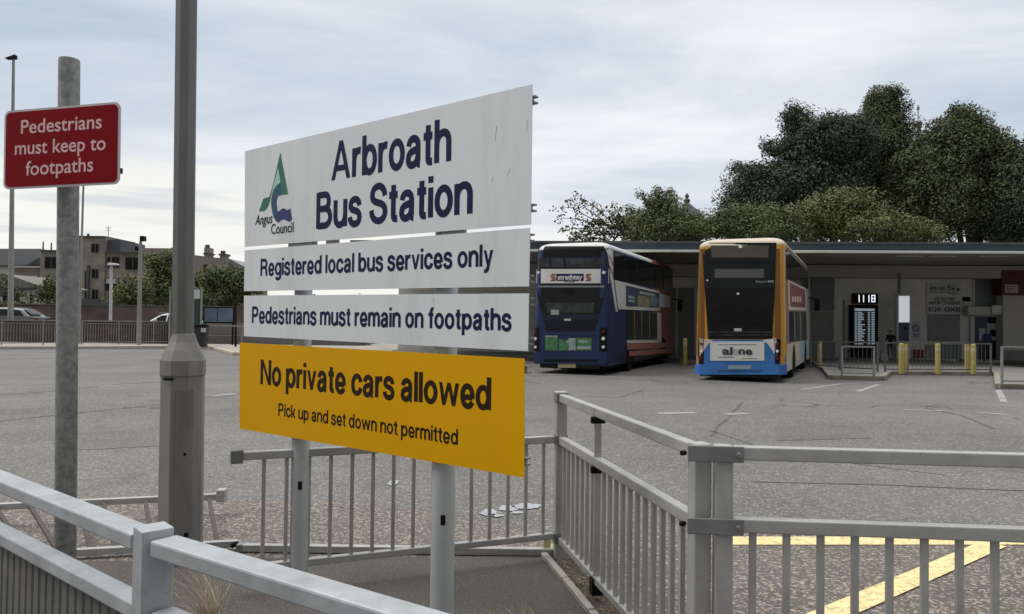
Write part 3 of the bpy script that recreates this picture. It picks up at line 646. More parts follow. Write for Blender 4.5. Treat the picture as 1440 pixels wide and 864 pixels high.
# lantern far above the frame
b = MB(); b.beam(Vector((-.1, 0, 9.98)), Vector((-.1, 1.1, 10.1)), .06, .06); b.build('arm', COLPAINT, lamp, local=True)
b = MB(); b.hexa([(-.22, .9, 10.03), (.02, .9, 10.03), (.02, 1.6, 10.06), (-.22, 1.6, 10.06), (-.19, .92, 10.18), (-.01, .92, 10.18), (-.01, 1.5, 10.18), (-.19, 1.5, 10.18)]); b.build('lantern', ALUD, lamp, local=True, bevel=.02)

# ================================================================== GUARD RAILS (near)
def baluster_mesh(w, d, h):
    b = MB(); b.rbox((0, 0), w, d, 0, h); o = b.build('tmp', ALU); me = o.data; bpy.data.objects.remove(o); return me
def put(name, me, loc, parent, rz=0.0):
    o = bpy.data.objects.new(name, me); COL.objects.link(o); o.parent = parent; o.location = Vector(loc) - ORG[parent.name]; o.rotation_euler = (0, 0, rz); ORG[o.name] = ORG[parent.name]; return o
# --- A: the near rail across the lower left corner
h1, h2 = 1.06, 0.87
a0 = atZ(0, 668, h1); a1 = atZ(216, 752, h1); a2 = atZ(628, 874, h1)
d0 = (a0 - a1).normalized(); d2 = (a2 - a1).normalized()
A0 = a1 + d0 * 2.0; A2 = a1 + d2 * 2.0
fa = thing('guard_rail', 'nearest pale aluminium guard rail cutting across the bottom left corner', 'guard rail', (a1.x, a1.y, 0))
def xy(v, z): return Vector((v.x, v.y, z))
pw = .095; angA = math.atan2(d0.y, d0.x)
b = MB(); b.rbox((a1.x, a1.y), .082, .082, 0, h1 + .022, math.radians(42)); post = b.build('post', ALU2, fa, bevel=.004)
for (end, dr) in ((A0, d0), (A2, d2)):
    st = a1 + dr * .046
    b = MB(); b.beam(xy(st, h1 - .022), xy(end, h1 - .022), .078, .044); b.build('top_rail', ALU2, fa, bevel=.006)
    b = MB(); b.beam(xy(st, h2 - .022), xy(end, h2 - .022), .062, .044); b.build('middle_rail', ALU2, fa, bevel=.005)
    b = MB(); b.beam(xy(st, .17), xy(end, .17), .05, .04); b.build('bottom_rail', ALU2, fa, bevel=.004)
    me = baluster_mesh(.036, .012, h2 - .044 - .19); me.materials[0] = mat('infill_bar', (.15, .148, .14), .6, .2, .2, 9)
    n = int(1.9 / .058); az = math.atan2(dr.y, dr.x)
    for i in range(n): put('baluster', me, xy(a1 + dr * (.10 + i * .058), .19), fa, az)
b = MB(); b.rbox((A0.x, A0.y), .11, .095, 0, h1 + .022, angA); b.build('post', ALU2, fa, bevel=.004)
b = MB(); b.rbox((A2.x, A2.y), .11, .095, 0, h1 + .022, angA); b.build('post', ALU2, fa, bevel=.004)

# --- B: side run from the back post to the corner post
T, S2, BT = 1.155, .862, .16
pb = atZ(789, 553, T); pcn = atZ(984, 624, T)
dB = (pcn - pb); LB = dB.length; dB.normalize(); azB = math.atan2(dB.y, dB.x)
fb = thing('guard_rail', 'guard rail with close bars running back from the corner post beside the big sign', 'guard rail', (pb.x, pb.y, 0))
b = MB(); b.rbox((pb.x, pb.y), .075, .075, 0, T + .012, azB); po = b.build('post', ALU, fb, bevel=.006)
for z in (T - .03, S2 - .03, BT - .01):
    bb = MB(); bb.rbox((pb.x, pb.y), .088, .088, z - .036, z + .036, azB); bb.build('bracket', ALUD, po, bevel=.005)
b = MB(); b.rbox((pcn.x, pcn.y), .075, .075, 0, T + .004, azB); pc_o = b.build('post', ALU, fb, bevel=.006)
pm = pb + dB * (.27 * LB) 
tm = (atZ(838, 572, T) - pb).dot(dB); pm = pb + dB * tm
b = MB(); b.rbox((pm.x, pm.y), .022, .04, .10, T - .055, azB); b.build('post', ALU, fb, bevel=.003)
b = MB(); b.rbox((pm.x, pm.y), .03, .085, T - .10, T - .06, azB); b.rbox((pm.x, pm.y), .03, .085, S2 - .10, S2 - .06, azB); b.rbox((pm.x, pm.y), .06, .07, .05, .15, azB); b.build('bracket', BLACK, fb, bevel=.004)
for (s0, s1) in ((.045, tm - .003), (tm + .003, LB - .045)):
    b = MB(); b.beam(xy(pb + dB * s0, T - .032), xy(pb + dB * s1, T - .032), .052, .055); b.build('top_rail', ALU, fb, bevel=.006)
    b = MB(); b.beam(xy(pb + dB * s0, S2 - .032), xy(pb + dB * s1, S2 - .032), .052, .055); b.build('middle_rail', ALU, fb, bevel=.006)
b = MB(); b.beam(xy(pb + dB * .045, BT - .02), xy(pb + dB * (LB - .045), BT - .02), .045, .04); b.build('bottom_rail', ALU, fb, bevel=.004)
me = baluster_mesh(.022, .022, S2 - .06 - BT)
n = int((LB - .14) / .098)
for i in range(n):
    q = .10 + i * (LB - .16) / (n - 1) 
    if abs(q - tm) < .03: continue
    put('baluster', me, xy(pb + dB * q, BT), fb, azB)
# --- C: right run, parallel to the picture
c0 = atZ(1017, 626, T); c1 = atZ(1440, 637, T); dC = (c1 - c0).normalized(); azC = math.atan2(dC.y, dC.x); LC = 3.2
fc = thing('guard_rail', 'guard rail with widely spaced bars crossing the lower right before yellow lines', 'guard rail', (c0.x, c0.y, 0))
b = MB(); b.rbox((c0.x, c0.y), .07, .075, 0, T + .0, azC); b.build('post', ALU, fc, bevel=.006)
for zt_, nm in ((T, 'top_rail'), (S2, 'middle_rail')):
    b = MB(); b.beam(xy(c0 + dC * .042, zt_ - .030), xy(c0 + dC * LC, zt_ - .030), .052, .056); b.build(nm, ALU, fc, bevel=.006)
    # bracket plate that laps both posts, with bolt heads
    nC = Vector((dC.y, -dC.x, 0))
    q0 = c0 + nC * .046
    b = MB(); b.beam(xy(q0 - dC * .150, zt_ - .030), xy(q0 + dC * .075, zt_ - .030), .010, .066); br_ = b.build('bracket', ALUD, fc, bevel=.004)
    b = MB()
    c_ = xy(q0 + dC * .052, zt_ - .030); b.tube(c_, c_ + nC * .022, .0105, n=10); b.build('bolt', ALUD, br_, bevel=.002)
    b = MB(); c_ = xy(pcn + Vector((-.055, .02, 0)), zt_ - .042); b.tube(c_, c_ + Vector((-.02, -.012, 0)), .011, n=10); b.build('bolt', BLACK, fb, bevel=.002)
b = MB(); b.beam(xy(c0 + dC * .042, BT - .02), xy(c0 + dC * LC, BT - .02), .045, .04); b.build('bottom_rail', ALU, fc, bevel=.004)
me = baluster_mesh(.027, .02, S2 - .058 - BT)
q = .10; s_first = (atZ(1051, 740, S2 - .06) - c0).dot(dC); sp = ((atZ(1412, 745, S2 - .06) - c0).dot(dC) - s_first) / 8
i = 0
while s_first + i * sp < LC: put('baluster', me, xy(c0 + dC * (s_first + i * sp), BT), fc, azC); i += 1
# --- D: single height run behind the big sign
dl = atZ(333, 635, S2); dr = Vector((pb.x, pb.y, 0)); dl = Vector((dl.x, dl.y, 0))
dD = (dl - dr); LD = dD.length; dD.normalize(); azD = math.atan2(dD.y, dD.x)
fd = thing('guard_rail', 'low guard rail standing behind the posts of the big sign', 'guard rail', (dr.x, dr.y, 0))
b = MB(); b.beam(xy(dr + dD * .05, S2 - .028), xy(dl, S2 - .028), .05, .05); b.build('top_rail', ALU, fd, bevel=.006)
b = MB(); b.beam(xy(dr + dD * .05, .165), xy(dl, .165), .045, .042); b.build('bottom_rail', ALU, fd, bevel=.005)
b = MB(); b.rbox((dl.x, dl.y), .07, .08, S2 - .068, S2 + .012, azD); b.rbox((dl.x, dl.y), .06, .07, .12, .2, azD); b.build('bracket', ALUD, fd, bevel=.006)
me = baluster_mesh(.022, .016, S2 - .056 - .186); n = int((LD - .2) / .132)
for i in range(n + 1): put('baluster', me, xy(dr + dD * (.13 + i * .132), .186), fd, azD)
# --- E: run that has been knocked flat, left
e1 = atZ(335, 764, 0.05); e0 = atZ(-60, 786, .05); eT1 = atZ(312, 698, .16); eT0 = atZ(-120, 718, .16)
fe = thing('guard_rail', 'knocked over guard rail lying on the ground behind the lamp column', 'guard rail', (e1.x, e1.y, 0))
b = MB(); b.beam(eT0, eT1, .05, .05); b.build('top_rail', ALU, fe, bevel=.006)
b = MB(); b.beam(e0 + Vector((0, 0, .0)), e1, .05, .046); b.build('bottom_rail', ALU, fe, bevel=.005)
b = MB(); b.rbox((eT1.x, eT1.y), .07, .09, .12, .22, .1); b.build('bracket', ALU, fe, bevel=.006)
for xt, xb in ((-62, -12), (-14, 30), (32, 74), (100, 118), (135, 152), (196, 206), (240, 250), (292, 299)):
    yt = 718 + (xt + 120) / 432 * -20; t_ = (xt + 120) / 432
    p0 = eT0.lerp(eT1, t_) ; tb = (xb + 60) / 390; p1 = e0.lerp(e1, min(1, max(0, tb)))
    if 225 < xt < 245: continue
    b = MB(); b.beam(p0 + (p1 - p0) * .03, p0 + (p1 - p0) * .975, .030, .018); b.build('baluster', mat('shaded_bar', (.055, .047, .041), .6, 0, .2, 9), fe)  # underside shade of the fallen bars put into their dark colour
# --- F: loose rail lying on the path edge
f0 = atZ(336, 770, .035); f1 = atZ(776, 776, .035)
fr = thing('fallen_rail', 'loose single rail lying on the ground at the footpath edge', 'rail', (f1.x, f1.y, 0))
b = MB(); b.beam(f0, f1, .055, .05); b.build('bar', ALU, fr, bevel=.006)
b = MB(); dF = (f1 - f0).normalized(); b.beam(f0 - dF * .01, f0 + dF * .035, .075, .06); b.build('bracket', ALUD, fr, bevel=.008)
b = MB(); b.tube(f0 + Vector((-.05, 0, .01)), f0 + Vector((-.01, -.01, .03)), .018, n=10); b.build('bolt', BLACK, fr)
fbk = MB(); q = atZ(778, 779, 0); fbk.rbox((q.x + .02, q.y), .14, .12, .0, .055, azB); tag(fbk.build('foot_block', CONC, bevel=.01), 'small concrete block at the foot of the back guard rail post', 'block')
q = atZ(769, 771, .05); b = MB(); b.rbox((q.x, q.y - .02), .05, .012, .058, .12, .1); tag(b.build('tape_scrap', mat('yellow_scrap', (.6, .5, .2), .6)), 'scrap of pale yellow tape beside the foot of the back post', 'tape')

# dry grass tufts and litter
STRAW = mat('straw', (0.42, 0.35, 0.24), 0.8, 0, 0.25, 8, leaf=.35)
def blades(pos, n, h, spread, lean):
    b = MB()
    for i in range(n):
        a = random.uniform(0, 6.28); r = random.uniform(0, spread); x0 = pos.x + r * math.cos(a) * .6; y0 = pos.y + r * math.sin(a) * .6
        hh = h * random.uniform(.45, 1.0); ln = Vector((lean[0] + random.gauss(0, .35), lean[1] + random.gauss(0, .3), 0)) * hh; w = random.uniform(.0016, .0038)
        pts = [Vector((x0, y0, 0)) + ln * (t * t) + Vector((0, 0, hh * (t - .18 * t * t))) for t in (0, .35, .7, 1)]
        sdv = Vector((math.cos(a + 1), math.sin(a + 1), 0)); vs_ = []
        for k, p in enumerate(pts): ww = w * (1 - k / 3.4); vs_ += [p - sdv * ww, p + sdv * ww]
        b.add(vs_, [(0, 1, 3, 2), (2, 3, 5, 4), (4, 5, 7, 6)])
    return b
g1 = atZ(300, 905); gb = blades(g1, 110, .60, .10, (-.35, .15))
for X, Y, k, h in ((700, 885, 50, .16), (735, 880, 50, .15), (770, 885, 40, .13), (815, 884, 30, .10), (660, 900, 30, .15), (250, 930, 30, .3)):
    bb = blades(atZ(X, Y), k, h, .12, (0, 0)); gb.add(bb.v, bb.f)
o = gb.build('dry_grass', STRAW); o['kind'] = 'stuff'
GRAV = mat('grit', (0.16, 0.135, 0.11), 0.95, 0, 0.5, 40, leaf=.6)
b = MB(); poly = gp((776, 786), (800, 774), (905, 880), (985, 1010), (900, 955), (834, 864))
def inside(p, P_):
    c = False; j = len(P_) - 1
    for i in range(len(P_)):
        if (P_[i][1] > p[1]) != (P_[j][1] > p[1]) and p[0] < (P_[j][0] - P_[i][0]) * (p[1] - P_[i][1]) / (P_[j][1] - P_[i][1]) + P_[i][0]: c = not c
        j = i
    return c
xs = [p[0] for p in poly]; ys = [p[1] for p in poly]; cnt = 0
while cnt < 900:
    p = (random.uniform(min(xs), max(xs)), random.uniform(min(ys), max(ys)))
    if not inside(p, poly): continue
    r = random.uniform(.004, .014); 
    vs_ = [(p[0] + r * random.uniform(.6, 1.3) * a, p[1] + r * random.uniform(.6, 1.3) * c, .012 + r * random.uniform(.5, 1) * d) for a, c, d in ((1, 0, 0), (0, 1, 0), (-1, 0, 0), (0, -1, 0), (0, 0, 1))]
    b.add(vs_, [(0, 1, 4), (1, 2, 4), (2, 3, 4), (3, 0, 4)]); cnt += 1
o = b.build('grit', GRAV); o['kind'] = 'stuff'
WEED = mat('weed_leaf', (0.07, 0.10, 0.035), 0.7, 0, 0.3, 20, leaf=.4)
for X, Y, lab in ((806, 828, 'tiny green weed growing by the path edging'), (786, 772, 'dark weed clump at the foot of the back guard rail post')):
    q = atZ(X, Y); b = MB()
    for i in range(60 if Y < 800 else 26):
        a = random.uniform(0, 6.28); r = random.uniform(0, .05); z = random.uniform(.012, .10 if Y < 800 else .035); s = random.uniform(.008, .018)
        c = Vector((q.x + r * math.cos(a), q.y + r * math.sin(a), z)); u = Vector((random.gauss(0, 1), random.gauss(0, 1), random.gauss(0, .6))).normalized(); v = u.orthogonal().normalized()
        b.add([c - u * s, c + v * s * .5, c + u * s, c - v * s * .5], [(0, 1, 2, 3)])
    tag(b.build('weed', WEED), lab, 'weed')
#@@PART2@@
# ================================================================== STATION BUILDING
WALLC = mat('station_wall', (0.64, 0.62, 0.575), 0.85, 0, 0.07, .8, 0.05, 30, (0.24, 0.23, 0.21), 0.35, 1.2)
WALLD = mat('station_dado', (0.22, 0.225, 0.21), 0.85, 0, 0.1, .8)
FASC = mat('fascia_blue_grey', (0.048, 0.068, 0.080), 0.45, 0.1, 0.10, 1.5, 0, 1, (0.06, 0.075, 0.08), .5, 2, stretch=(.3, .3, 2))
FASCW = mat('gutter_white', (0.58, 0.58, 0.55), 0.5, 0, 0.06, 2)
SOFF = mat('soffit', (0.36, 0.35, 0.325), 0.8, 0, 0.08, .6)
SHUT = mat('shutter_grey', (0.19, 0.19, 0.182), 0.55, 0.3, 0.12, 1.5)
GREENG = mat('panel_teal_grey', (0.11, 0.13, 0.125), 0.3, 0, 0.2, .8)
CREAM = mat('cream_panel', (0.47, 0.45, 0.40), 0.7, 0, 0.06, 1)
BURG = mat('burgundy', (0.085, 0.018, 0.014), 0.5, 0, 0.12, 2)
WFRAME = mat('white_frame', (0.50, 0.51, 0.52), 0.5, 0, 0.06, 2)
DOORG = mat('door_interior_glass', (0.012, 0.018, 0.035), 0.12, 0, 0.4, 1.5)
PAPER = mat('notice_paper', (0.42, 0.45, 0.46), 0.7, 0, 0.08, 3)
SIGNG = mat('notice_grey', (0.50, 0.50, 0.49), 0.6, 0, 0.06, 2)
INK = mat('ink', (0.035, 0.035, 0.04), .6)
ROOFF = mat('roof_felt', (0.09, 0.095, 0.10), .9, 0, .2, 1)
YPOST = mat('bollard_yellow', (0.36, 0.30, 0.10), 0.55, 0, 0.12, 4, 0, 1, (0.22, 0.17, 0.07), 0.6, 7)
PRAIL = mat('rail_pale', (.27, .275, .27), .5, .2, .1, 3)
STEEL = mat('rail_steel', (0.13, 0.135, 0.13), 0.5, 0.4, 0.15, 3)
k_ = -.085
rzW = math.atan2(k_, 1); wn_ = Vector((-math.sin(rzW), math.cos(rzW), 0)); wx_ = Vector((math.cos(rzW), math.sin(rzW), 0))
W0 = Vector((12.0, 37.0, 0))
st = thing('station_building', 'long low bus station building with pale walls under a deep flat blue grey canopy', 'building', W0, rzW)
def fuv(x, y, off=0.0):
    p = onP(x, y, W0 + wn_ * off, wn_) - W0; return p.dot(wx_), p.z
def fbox(name, x0, y0, x1, y1, m, parent, off=-.05, t=.06, local=True, bev=0.0):
    """box facing the yard; its front face lies at off, seen between the two picture corners"""
    ym = (y0 + y1) / 2; xm = (x0 + x1) / 2
    u0 = fuv(x0, ym, off)[0]; u1 = fuv(x1, ym, off)[0]; v1 = fuv(xm, y0, off)[1]; v0 = max(.131, fuv(xm, y1, off)[1])
    b = MB(); b.box((u0, off, v0), (u1, off + t, v1)); return b.build(name, m, parent, local=True, bevel=bev)
uL, uR = fuv(560, 450)[0], fuv(1800, 450)[0]; CO = -7.6
vs0 = fuv(1200, 356.3, CO)[1]; vs1 = fuv(1200, 352.6, CO)[1]; vt = fuv(1200, 341, CO)[1]; zb = fuv(1300, 391, -.9)[1]
b = MB(); b.box((uL, 0, .0), (uR, .3, vs1)); b.build('wall', WALLC, st, local=True)
b = MB(); b.box((uL, .3, 0), (uL + .3, 12, vs1)); b.box((uR - .3, .3, 0), (uR, 12, vs1)); b.box((uL, 12, 0), (uR, 12.3, vs1)); b.build('wall', WALLC, st, local=True)
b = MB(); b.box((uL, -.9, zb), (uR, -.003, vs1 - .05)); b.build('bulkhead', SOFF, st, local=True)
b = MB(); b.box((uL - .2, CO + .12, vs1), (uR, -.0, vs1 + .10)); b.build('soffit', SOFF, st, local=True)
b = MB(); b.box((uL - .25, CO, vs1 + .003), (uR, CO + .10, vt)); b.build('fascia', FASC, st, local=True)
b = MB(); b.box((uL - .25, CO - .03, vs0), (uR, CO + .08, vs1)); b.build('gutter', FASCW, st, local=True, bevel=.02)
b = MB(); b.box((uL - .25, CO - .02, vt - .07), (uR, CO + .25, vt + .02)); b.build('capping', ROOFF, st, local=True)
b = MB(); b.box((uL - .2, CO + .11, vs1 + .11), (uR, 12.3, vt - .09)); b.build('roof', ROOFF, st, local=True)
for i in range(14):
    u = uL + i * (uR - uL) / 14 + .6
    b = MB(); b.box((u, CO - .004, vs1 + .02), (u + .015, CO, vt - .08)); b.build('panel_joint', ROOFF, st, local=True)
for xx in (1277, 1324, 1020, 880, 1395):   # flush lights, off
    u, _ = fuv(xx, 362, -5.4); b = MB(); b.box((u - .55, -5.6, vs1 - .03), (u + .55, -5.3, vs1)); b.build('light_fitting', FASCW, st, local=True, bevel=.01)
# bays of the facade
fbox('shutter', 954, 405, 976, 508, SHUT, st); 
sh_ = fbox('shutter', 1141, 438, 1172, 481, SHUT, st, -.045); fbox('window', 1140, 392, 1173, 437, GREENG, st, -.04)
fbox('shutter', 905, 405, 950, 508, SHUT, st)
fbox('pier', 976.5, 391, 982, 512, WFRAME, st, -.08, .08)
fbox('pier', 1173.5, 391.5, 1178, 520, WALLC, st, -.03, .05)
fbox('downpipe', 1186, 422, 1188, 515, STEEL, st, -.07, .06)
for a, b_ in ((1140, 1175),): fbox('lower_panel', a, 482, b_, 519, WALLD, st, -.05)
fbox('lower_panel', 1281, 492, 1300, 513, mat('panel_red', (.18, .03, .03), .6, 0, .15, 2), st, -.05)
fbox('lower_panel', 1324, 485, 1352, 520, mat('panel_teal', (.16, .22, .21), .6, 0, .1, 2), st, -.05)
fbox('lower_panel', 1302, 485, 1322, 520, WALLD, st, -.05)
wsh = fbox('shutter', 1305, 442, 1350, 480, SHUT, st, -.045); fbox('shutter_frame', 1304, 439.8, 1351, 442, WFRAME, st, -.06)
fbox('window', 1370, 393, 1409, 431, GREENG, st, -.04)
fbox('pier', 1369, 391, 1370.6, 432, WALLC, st, -.09, .08)
fbox('lintel', 1361.5, 431.5, 1406, 443.5, CREAM, st, -.5, .45, bev=.02)
fbox('door_canopy', 1395.5, 429.5, 1410, 442, FASCW, st, -.62, .1, bev=.02)
fbox('vent', 1355, 418, 1365, 424, BLACK, st, -.10, .1); fbox('vent', 1355, 424.3, 1365, 430, SIGNG, st, -.08, .08)
dr_ = fbox('door', 1371, 446, 1406, 524, DOORG, st, -.06)
fbox('frame', 1365, 445, 1370.6, 525, WFRAME, dr_, -.14, .12); fbox('frame', 1372, 443.6, 1405.5, 445.8, WFRAME, dr_, -.14, .12); fbox('frame', 1406.3, 443.6, 1409.5, 525, WFRAME, dr_, -.14, .12)
fbox('notice', 1388, 455, 1404, 464, PAPER, dr_, -.064, .004); fbox('notice', 1377, 462, 1385.5, 479, PAPER, dr_, -.064, .004); fbox('notice', 1391, 474, 1404, 479, PAPER, dr_, -.064, .004)
fbox('kerb_step', 1362, 521.5, 1410, 526, CONC, st, -.9, .9)
kio = thing('kiosk', 'cream kiosk with dark red fascia at the right end under the canopy', 'kiosk', W0, rzW)
kw = fbox('wall', 1410.5, 416, 1560, 519, CREAM, kio, -.72, .6); fbox('dado', 1410.5, 494, 1560, 519, WALLD, kio, -.725, .1)
kf = fbox('fascia', 1409, 381, 1560, 415.6, BURG, kio, -.95, .8)
b = MB(); 
fbox('price_board', 1413.5, 400.5, 1432, 412, mat('price_board', (.45, .36, .36), .6, 0, .2, 9), kf, -.962, .010)
for i, yy in enumerate((403, 406, 409)): fbox('writing', 1415, yy, 1428 - 3 * i, yy + 1.2, BURG, kf, -.965, .002)

# taxi board
tx = thing('taxi_sign', 'grey taxi board with arrow ring and phone number on the wall above a shutter', 'sign', W0, rzW)
tb_ = fbox('board', 1303.5, 397.5, 1352.5, 440, SIGNG, tx, -.06, .05)
def wall_text(body, x0, x1, ybase, ytop, m, parent, off, bold=.02):
    ym = ybase; xm = (x0 + x1) / 2
    u0 = fuv(x0, ym, off)[0]; u1 = fuv(x1, ym, off)[0]; v0 = fuv(xm, ybase, off)[1]; cap = fuv(xm, ytop, off)[1] - v0
    b = MB(); fit_font(b, body, u0, u1, v0, cap, lambda u, v, o: (u, off, v), bold); return b.build('lettering', m, parent, local=True)
wall_text('Arbroath Taxis', 1307, 1344, 408.5, 402, INK, tb_, -.063); wall_text('& Private Hire Arbroath', 1307, 1343, 412, 409.5, INK, tb_, -.063)
wall_text('4-8 SEATERS', 1313, 1343, 423, 418.5, INK, tb_, -.063); wall_text('AIRPORT TRANSFERS', 1306, 1350, 428.3, 424, INK, tb_, -.063, .03); wall_text('01241 430430', 1305.5, 1350.5, 438.3, 432, INK, tb_, -.063, .035)
b = MB(); cu, cv = fuv(1340, 407.5, -.063); RR = .25
for i in range(22):
    t0 = math.radians(35 + i * 290 / 22); t1 = math.radians(35 + (i + 1) * 290 / 22)
    b.add([(cu + RR * math.cos(t0) * r, -.0635, cv + RR * math.sin(t0) * r) for r in (1.0,)] + [(cu + RR * math.cos(t1), -.0635, cv + RR * math.sin(t1)), (cu + RR * .88 * math.cos(t1), -.0635, cv + RR * .88 * math.sin(t1)), (cu + RR * .88 * math.cos(t0), -.0635, cv + RR * .88 * math.sin(t0))], [(0, 1, 2, 3)])
b.add([(cu + .20, -.0635, cv + .12), (cu + .20, -.0635, cv - .12), (cu + .34, -.0635, cv)], [(0, 1, 2)]); b.build('arrow_ring', INK, tb_, local=True)
# no smoking notice
ns_ = thing('no_smoking_sign', 'small framed grey no smoking notice low on the wall right of the white totem', 'sign', W0, rzW)
nb_ = fbox('frame', 1281, 453, 1295, 477, SIGNG, ns_, -.06, .05); fbox('sheet', 1282.2, 454.5, 1293.8, 475.5, PAPER, nb_, -.064, .003)
b = MB(); cu, cv = fuv(1288, 461.5, -.066); RR = .155
for i in range(20):
    t0, t1 = i * math.pi / 10, (i + 1) * math.pi / 10
    b.add([(cu + RR * math.cos(t0), -.0665, cv + RR * math.sin(t0)), (cu + RR * math.cos(t1), -.0665, cv + RR * math.sin(t1)), (cu + RR * .78 * math.cos(t1), -.0665, cv + RR * .78 * math.sin(t1)), (cu + RR * .78 * math.cos(t0), -.0665, cv + RR * .78 * math.sin(t0))], [(0, 1, 2, 3)])
b.add([(cu - .10, -.0668, cv + .12), (cu - .12, -.0668, cv + .10), (cu + .10, -.0668, cv - .12), (cu + .12, -.0668, cv - .10)], [(0, 1, 2, 3)]); b.build('symbol', INK, nb_, local=True)
for yy in (470, 472.5): fbox('writing', 1284, yy, 1292, yy + .9, INK, nb_, -.067, .001)
# clock and departures
SEG = mat('led_white', (.8, .85, .9), .5, emit=(.85, .92, 1), estr=.9)
ROWM = mat('screen_rows', (.25, .32, .38), .5, emit=(.50, .62, .72), estr=.32)
ck = thing('clock_display', 'dark digital clock reading 11 18 above the departures board', 'clock', W0, rzW)
cb_ = fbox('case', 1200, 413, 1235, 427.5, BLACK, ck, -.25, .24, bev=.02)
def seg7(d, x, w, y0, y1):
    S = {'1': 'bc', '8': 'abcdefg'}[d]; u0 = fuv(x, 420, -.253)[0]; u1 = fuv(x + w, 420, -.253)[0]; vb, vt_ = fuv(x, y1, -.253)[1], fuv(x, y0, -.253)[1]; vm = (vb + vt_) / 2; t = .045
    R_ = {'a': (u0, vt_ - t, u1, vt_), 'd': (u0, vb, u1, vb + t), 'g': (u0, vm - t / 2, u1, vm + t / 2), 'b': (u1 - t, vm, u1, vt_), 'c': (u1 - t, vb, u1, vm), 'f': (u0, vm, u0 + t, vt_), 'e': (u0, vb, u0 + t, vm)}
    b = MB()
    for k, s in enumerate(S):
        a = R_[s]; o = -.253 - .0008 * k; b.add([(a[0], o, a[1]), (a[2], o, a[1]), (a[2], o, a[3]), (a[0], o, a[3])], [(0, 1, 2, 3)])
    return b.build('digit', SEG, cb_, local=True)
for d, x in (('1', 1203.2), ('1', 1209.5), ('1', 1217), ('8', 1225.3)): seg7(d, x, 5.6, 415.0, 425.2)
dp = thing('departures_board', 'tall black departures board with rows of pale text beneath the clock', 'information board', W0, rzW)
db_ = fbox('case', 1196, 429, 1235, 521, BLACK, dp, -.30, .28, bev=.02); fbox('screen', 1200.5, 433, 1231, 486, mat('screen', (.012, .022, .035), .25), db_, -.306, .005)
b_h = fbox('heading', 1202, 434.2, 1230, 437.3, ROWM, db_, -.309, .002)
rr_ = random.Random(3)
for i in range(19):
    yy = 439 + i * 2.45; b = MB()
    for (xa, xb) in ((1202, 1205), (1206, 1206 + rr_.uniform(5, 11)), (1220.5, 1223.5), (1225.5, 1230)):
        u0, v0 = fuv(xa, yy + 1.25, -.309); u1, v1 = fuv(xb, yy, -.309); b.box((u0, -.309, v0), (u1, -.307, v1))
    b.build('text_row', ROWM, db_, local=True)
# totem
tt = thing('totem', 'slim white information totem with white upper panel and dark lower panel behind yellow bollard', 'totem', W0, rzW)
tb2 = fbox('body', 1261, 413.5, 1282, 522, WFRAME, tt, -1.6, .35, bev=.03); fbox('white_panel', 1264, 416.5, 1279, 453.5, mat('totem_white', (.78, .80, .82), .3, 0, .05, 3, emit=(.9, .95, 1), estr=.38), tb2, -1.606, .01); fbox('dark_panel', 1264, 454, 1278.5, 480, mat('totem_dark', (.05, .06, .085), .25), tb2, -1.606, .01)
fbox('label', 1271, 460, 1276, 463, BLACK, tb2, -1.612, .005); fbox('pole', 1263.5, 384, 1266.5, 413.4, STEEL, tb2, -1.5, .1)

# platform with kerbs
PLAT = mat('platform', (0.17, 0.165, 0.155), 0.9, 0, 0.12, .7, 0.1, 20)
pk = [atZ(1760, 552), atZ(1404, 547), atZ(1401, 528.5), atZ(1250, 527.5), atZ(1240, 535.5), atZ(1168, 534), atZ(1158, 521)]
pk = [(p.x, p.y) for p in pk] + [(13.4, 33.6), (10.2, 34.9), (9.75, 33.5), (8.9, 31.3), (7.2, 31.6), (8.1, 34.6), (7.9, 35.6), (4.6, 36.9), (3.4, 34), (-6, 34.6)]
b = MB(); b.prism([(p[0], p[1], 0) for p in pk] + [(-6, 38.5, 0), (pk[0][0], 38.5 if False else 35.2, 0)], (0, 0, .13)); struct(b.build('platform', PLAT))
b = MB()
for a, c in zip(pk[:-1], pk[1:]): b.beam((a[0], a[1], .069), (c[0], c[1], .069), .16, .142)
struct(b.build('kerb', mat('platform_kerb', (.22, .20, .165), .9, 0, .2, 2), bevel=.012))
# bollards
def bollard_proto(label, grp):
    t = thing('bollard', label, 'bollard', (0, 0, 0), 0, grp)
    b = MB(); b.lathe([(.078, 0), (.078, .93), (.07, .97), (.04, .985)], n=16); b.build('post', YPOST, t, local=True, smooth=True)
    b = MB(); b.lathe([(.0795, .74), (.0795, .84)], n=16); b.build('band', mat('band_pale', (.42, .39, .26), .5), t, local=True, smooth=True)
    return t
bp_ = None
for x, y, lab in ((1270, 526, 'yellow bollard in front of the white totem'), (1321.5, 526, 'yellow bollard below the taxi board'), (1372, 526.5, 'yellow bollard beside the glazed station door'), (1154, 517, 'dull yellow bollard just right of the gold bus'), (964.5, 513.5, 'yellow bollard between the two buses'), (1277, 523.5, 'yellow bollard half hidden close behind the one before the totem'), (1363, 523, 'yellow bollard standing just left of the one beside the door')):
    q = atZ(x, y, .13) if y < 526 else atZ(x, y + 1.0, .0); z_ = .13 if y < 526 else 0.0
    if y >= 526: q = atZ(x, y, .13); z_ = .13
    t = bp_ if bp_ is None else copy_tree(bp_)
    if t is None: t = bollard_proto(lab, 'yellow bollards along the platform edge'); bp_ = t
    t.location = (q.x, q.y + .12, z_); t['label'] = lab
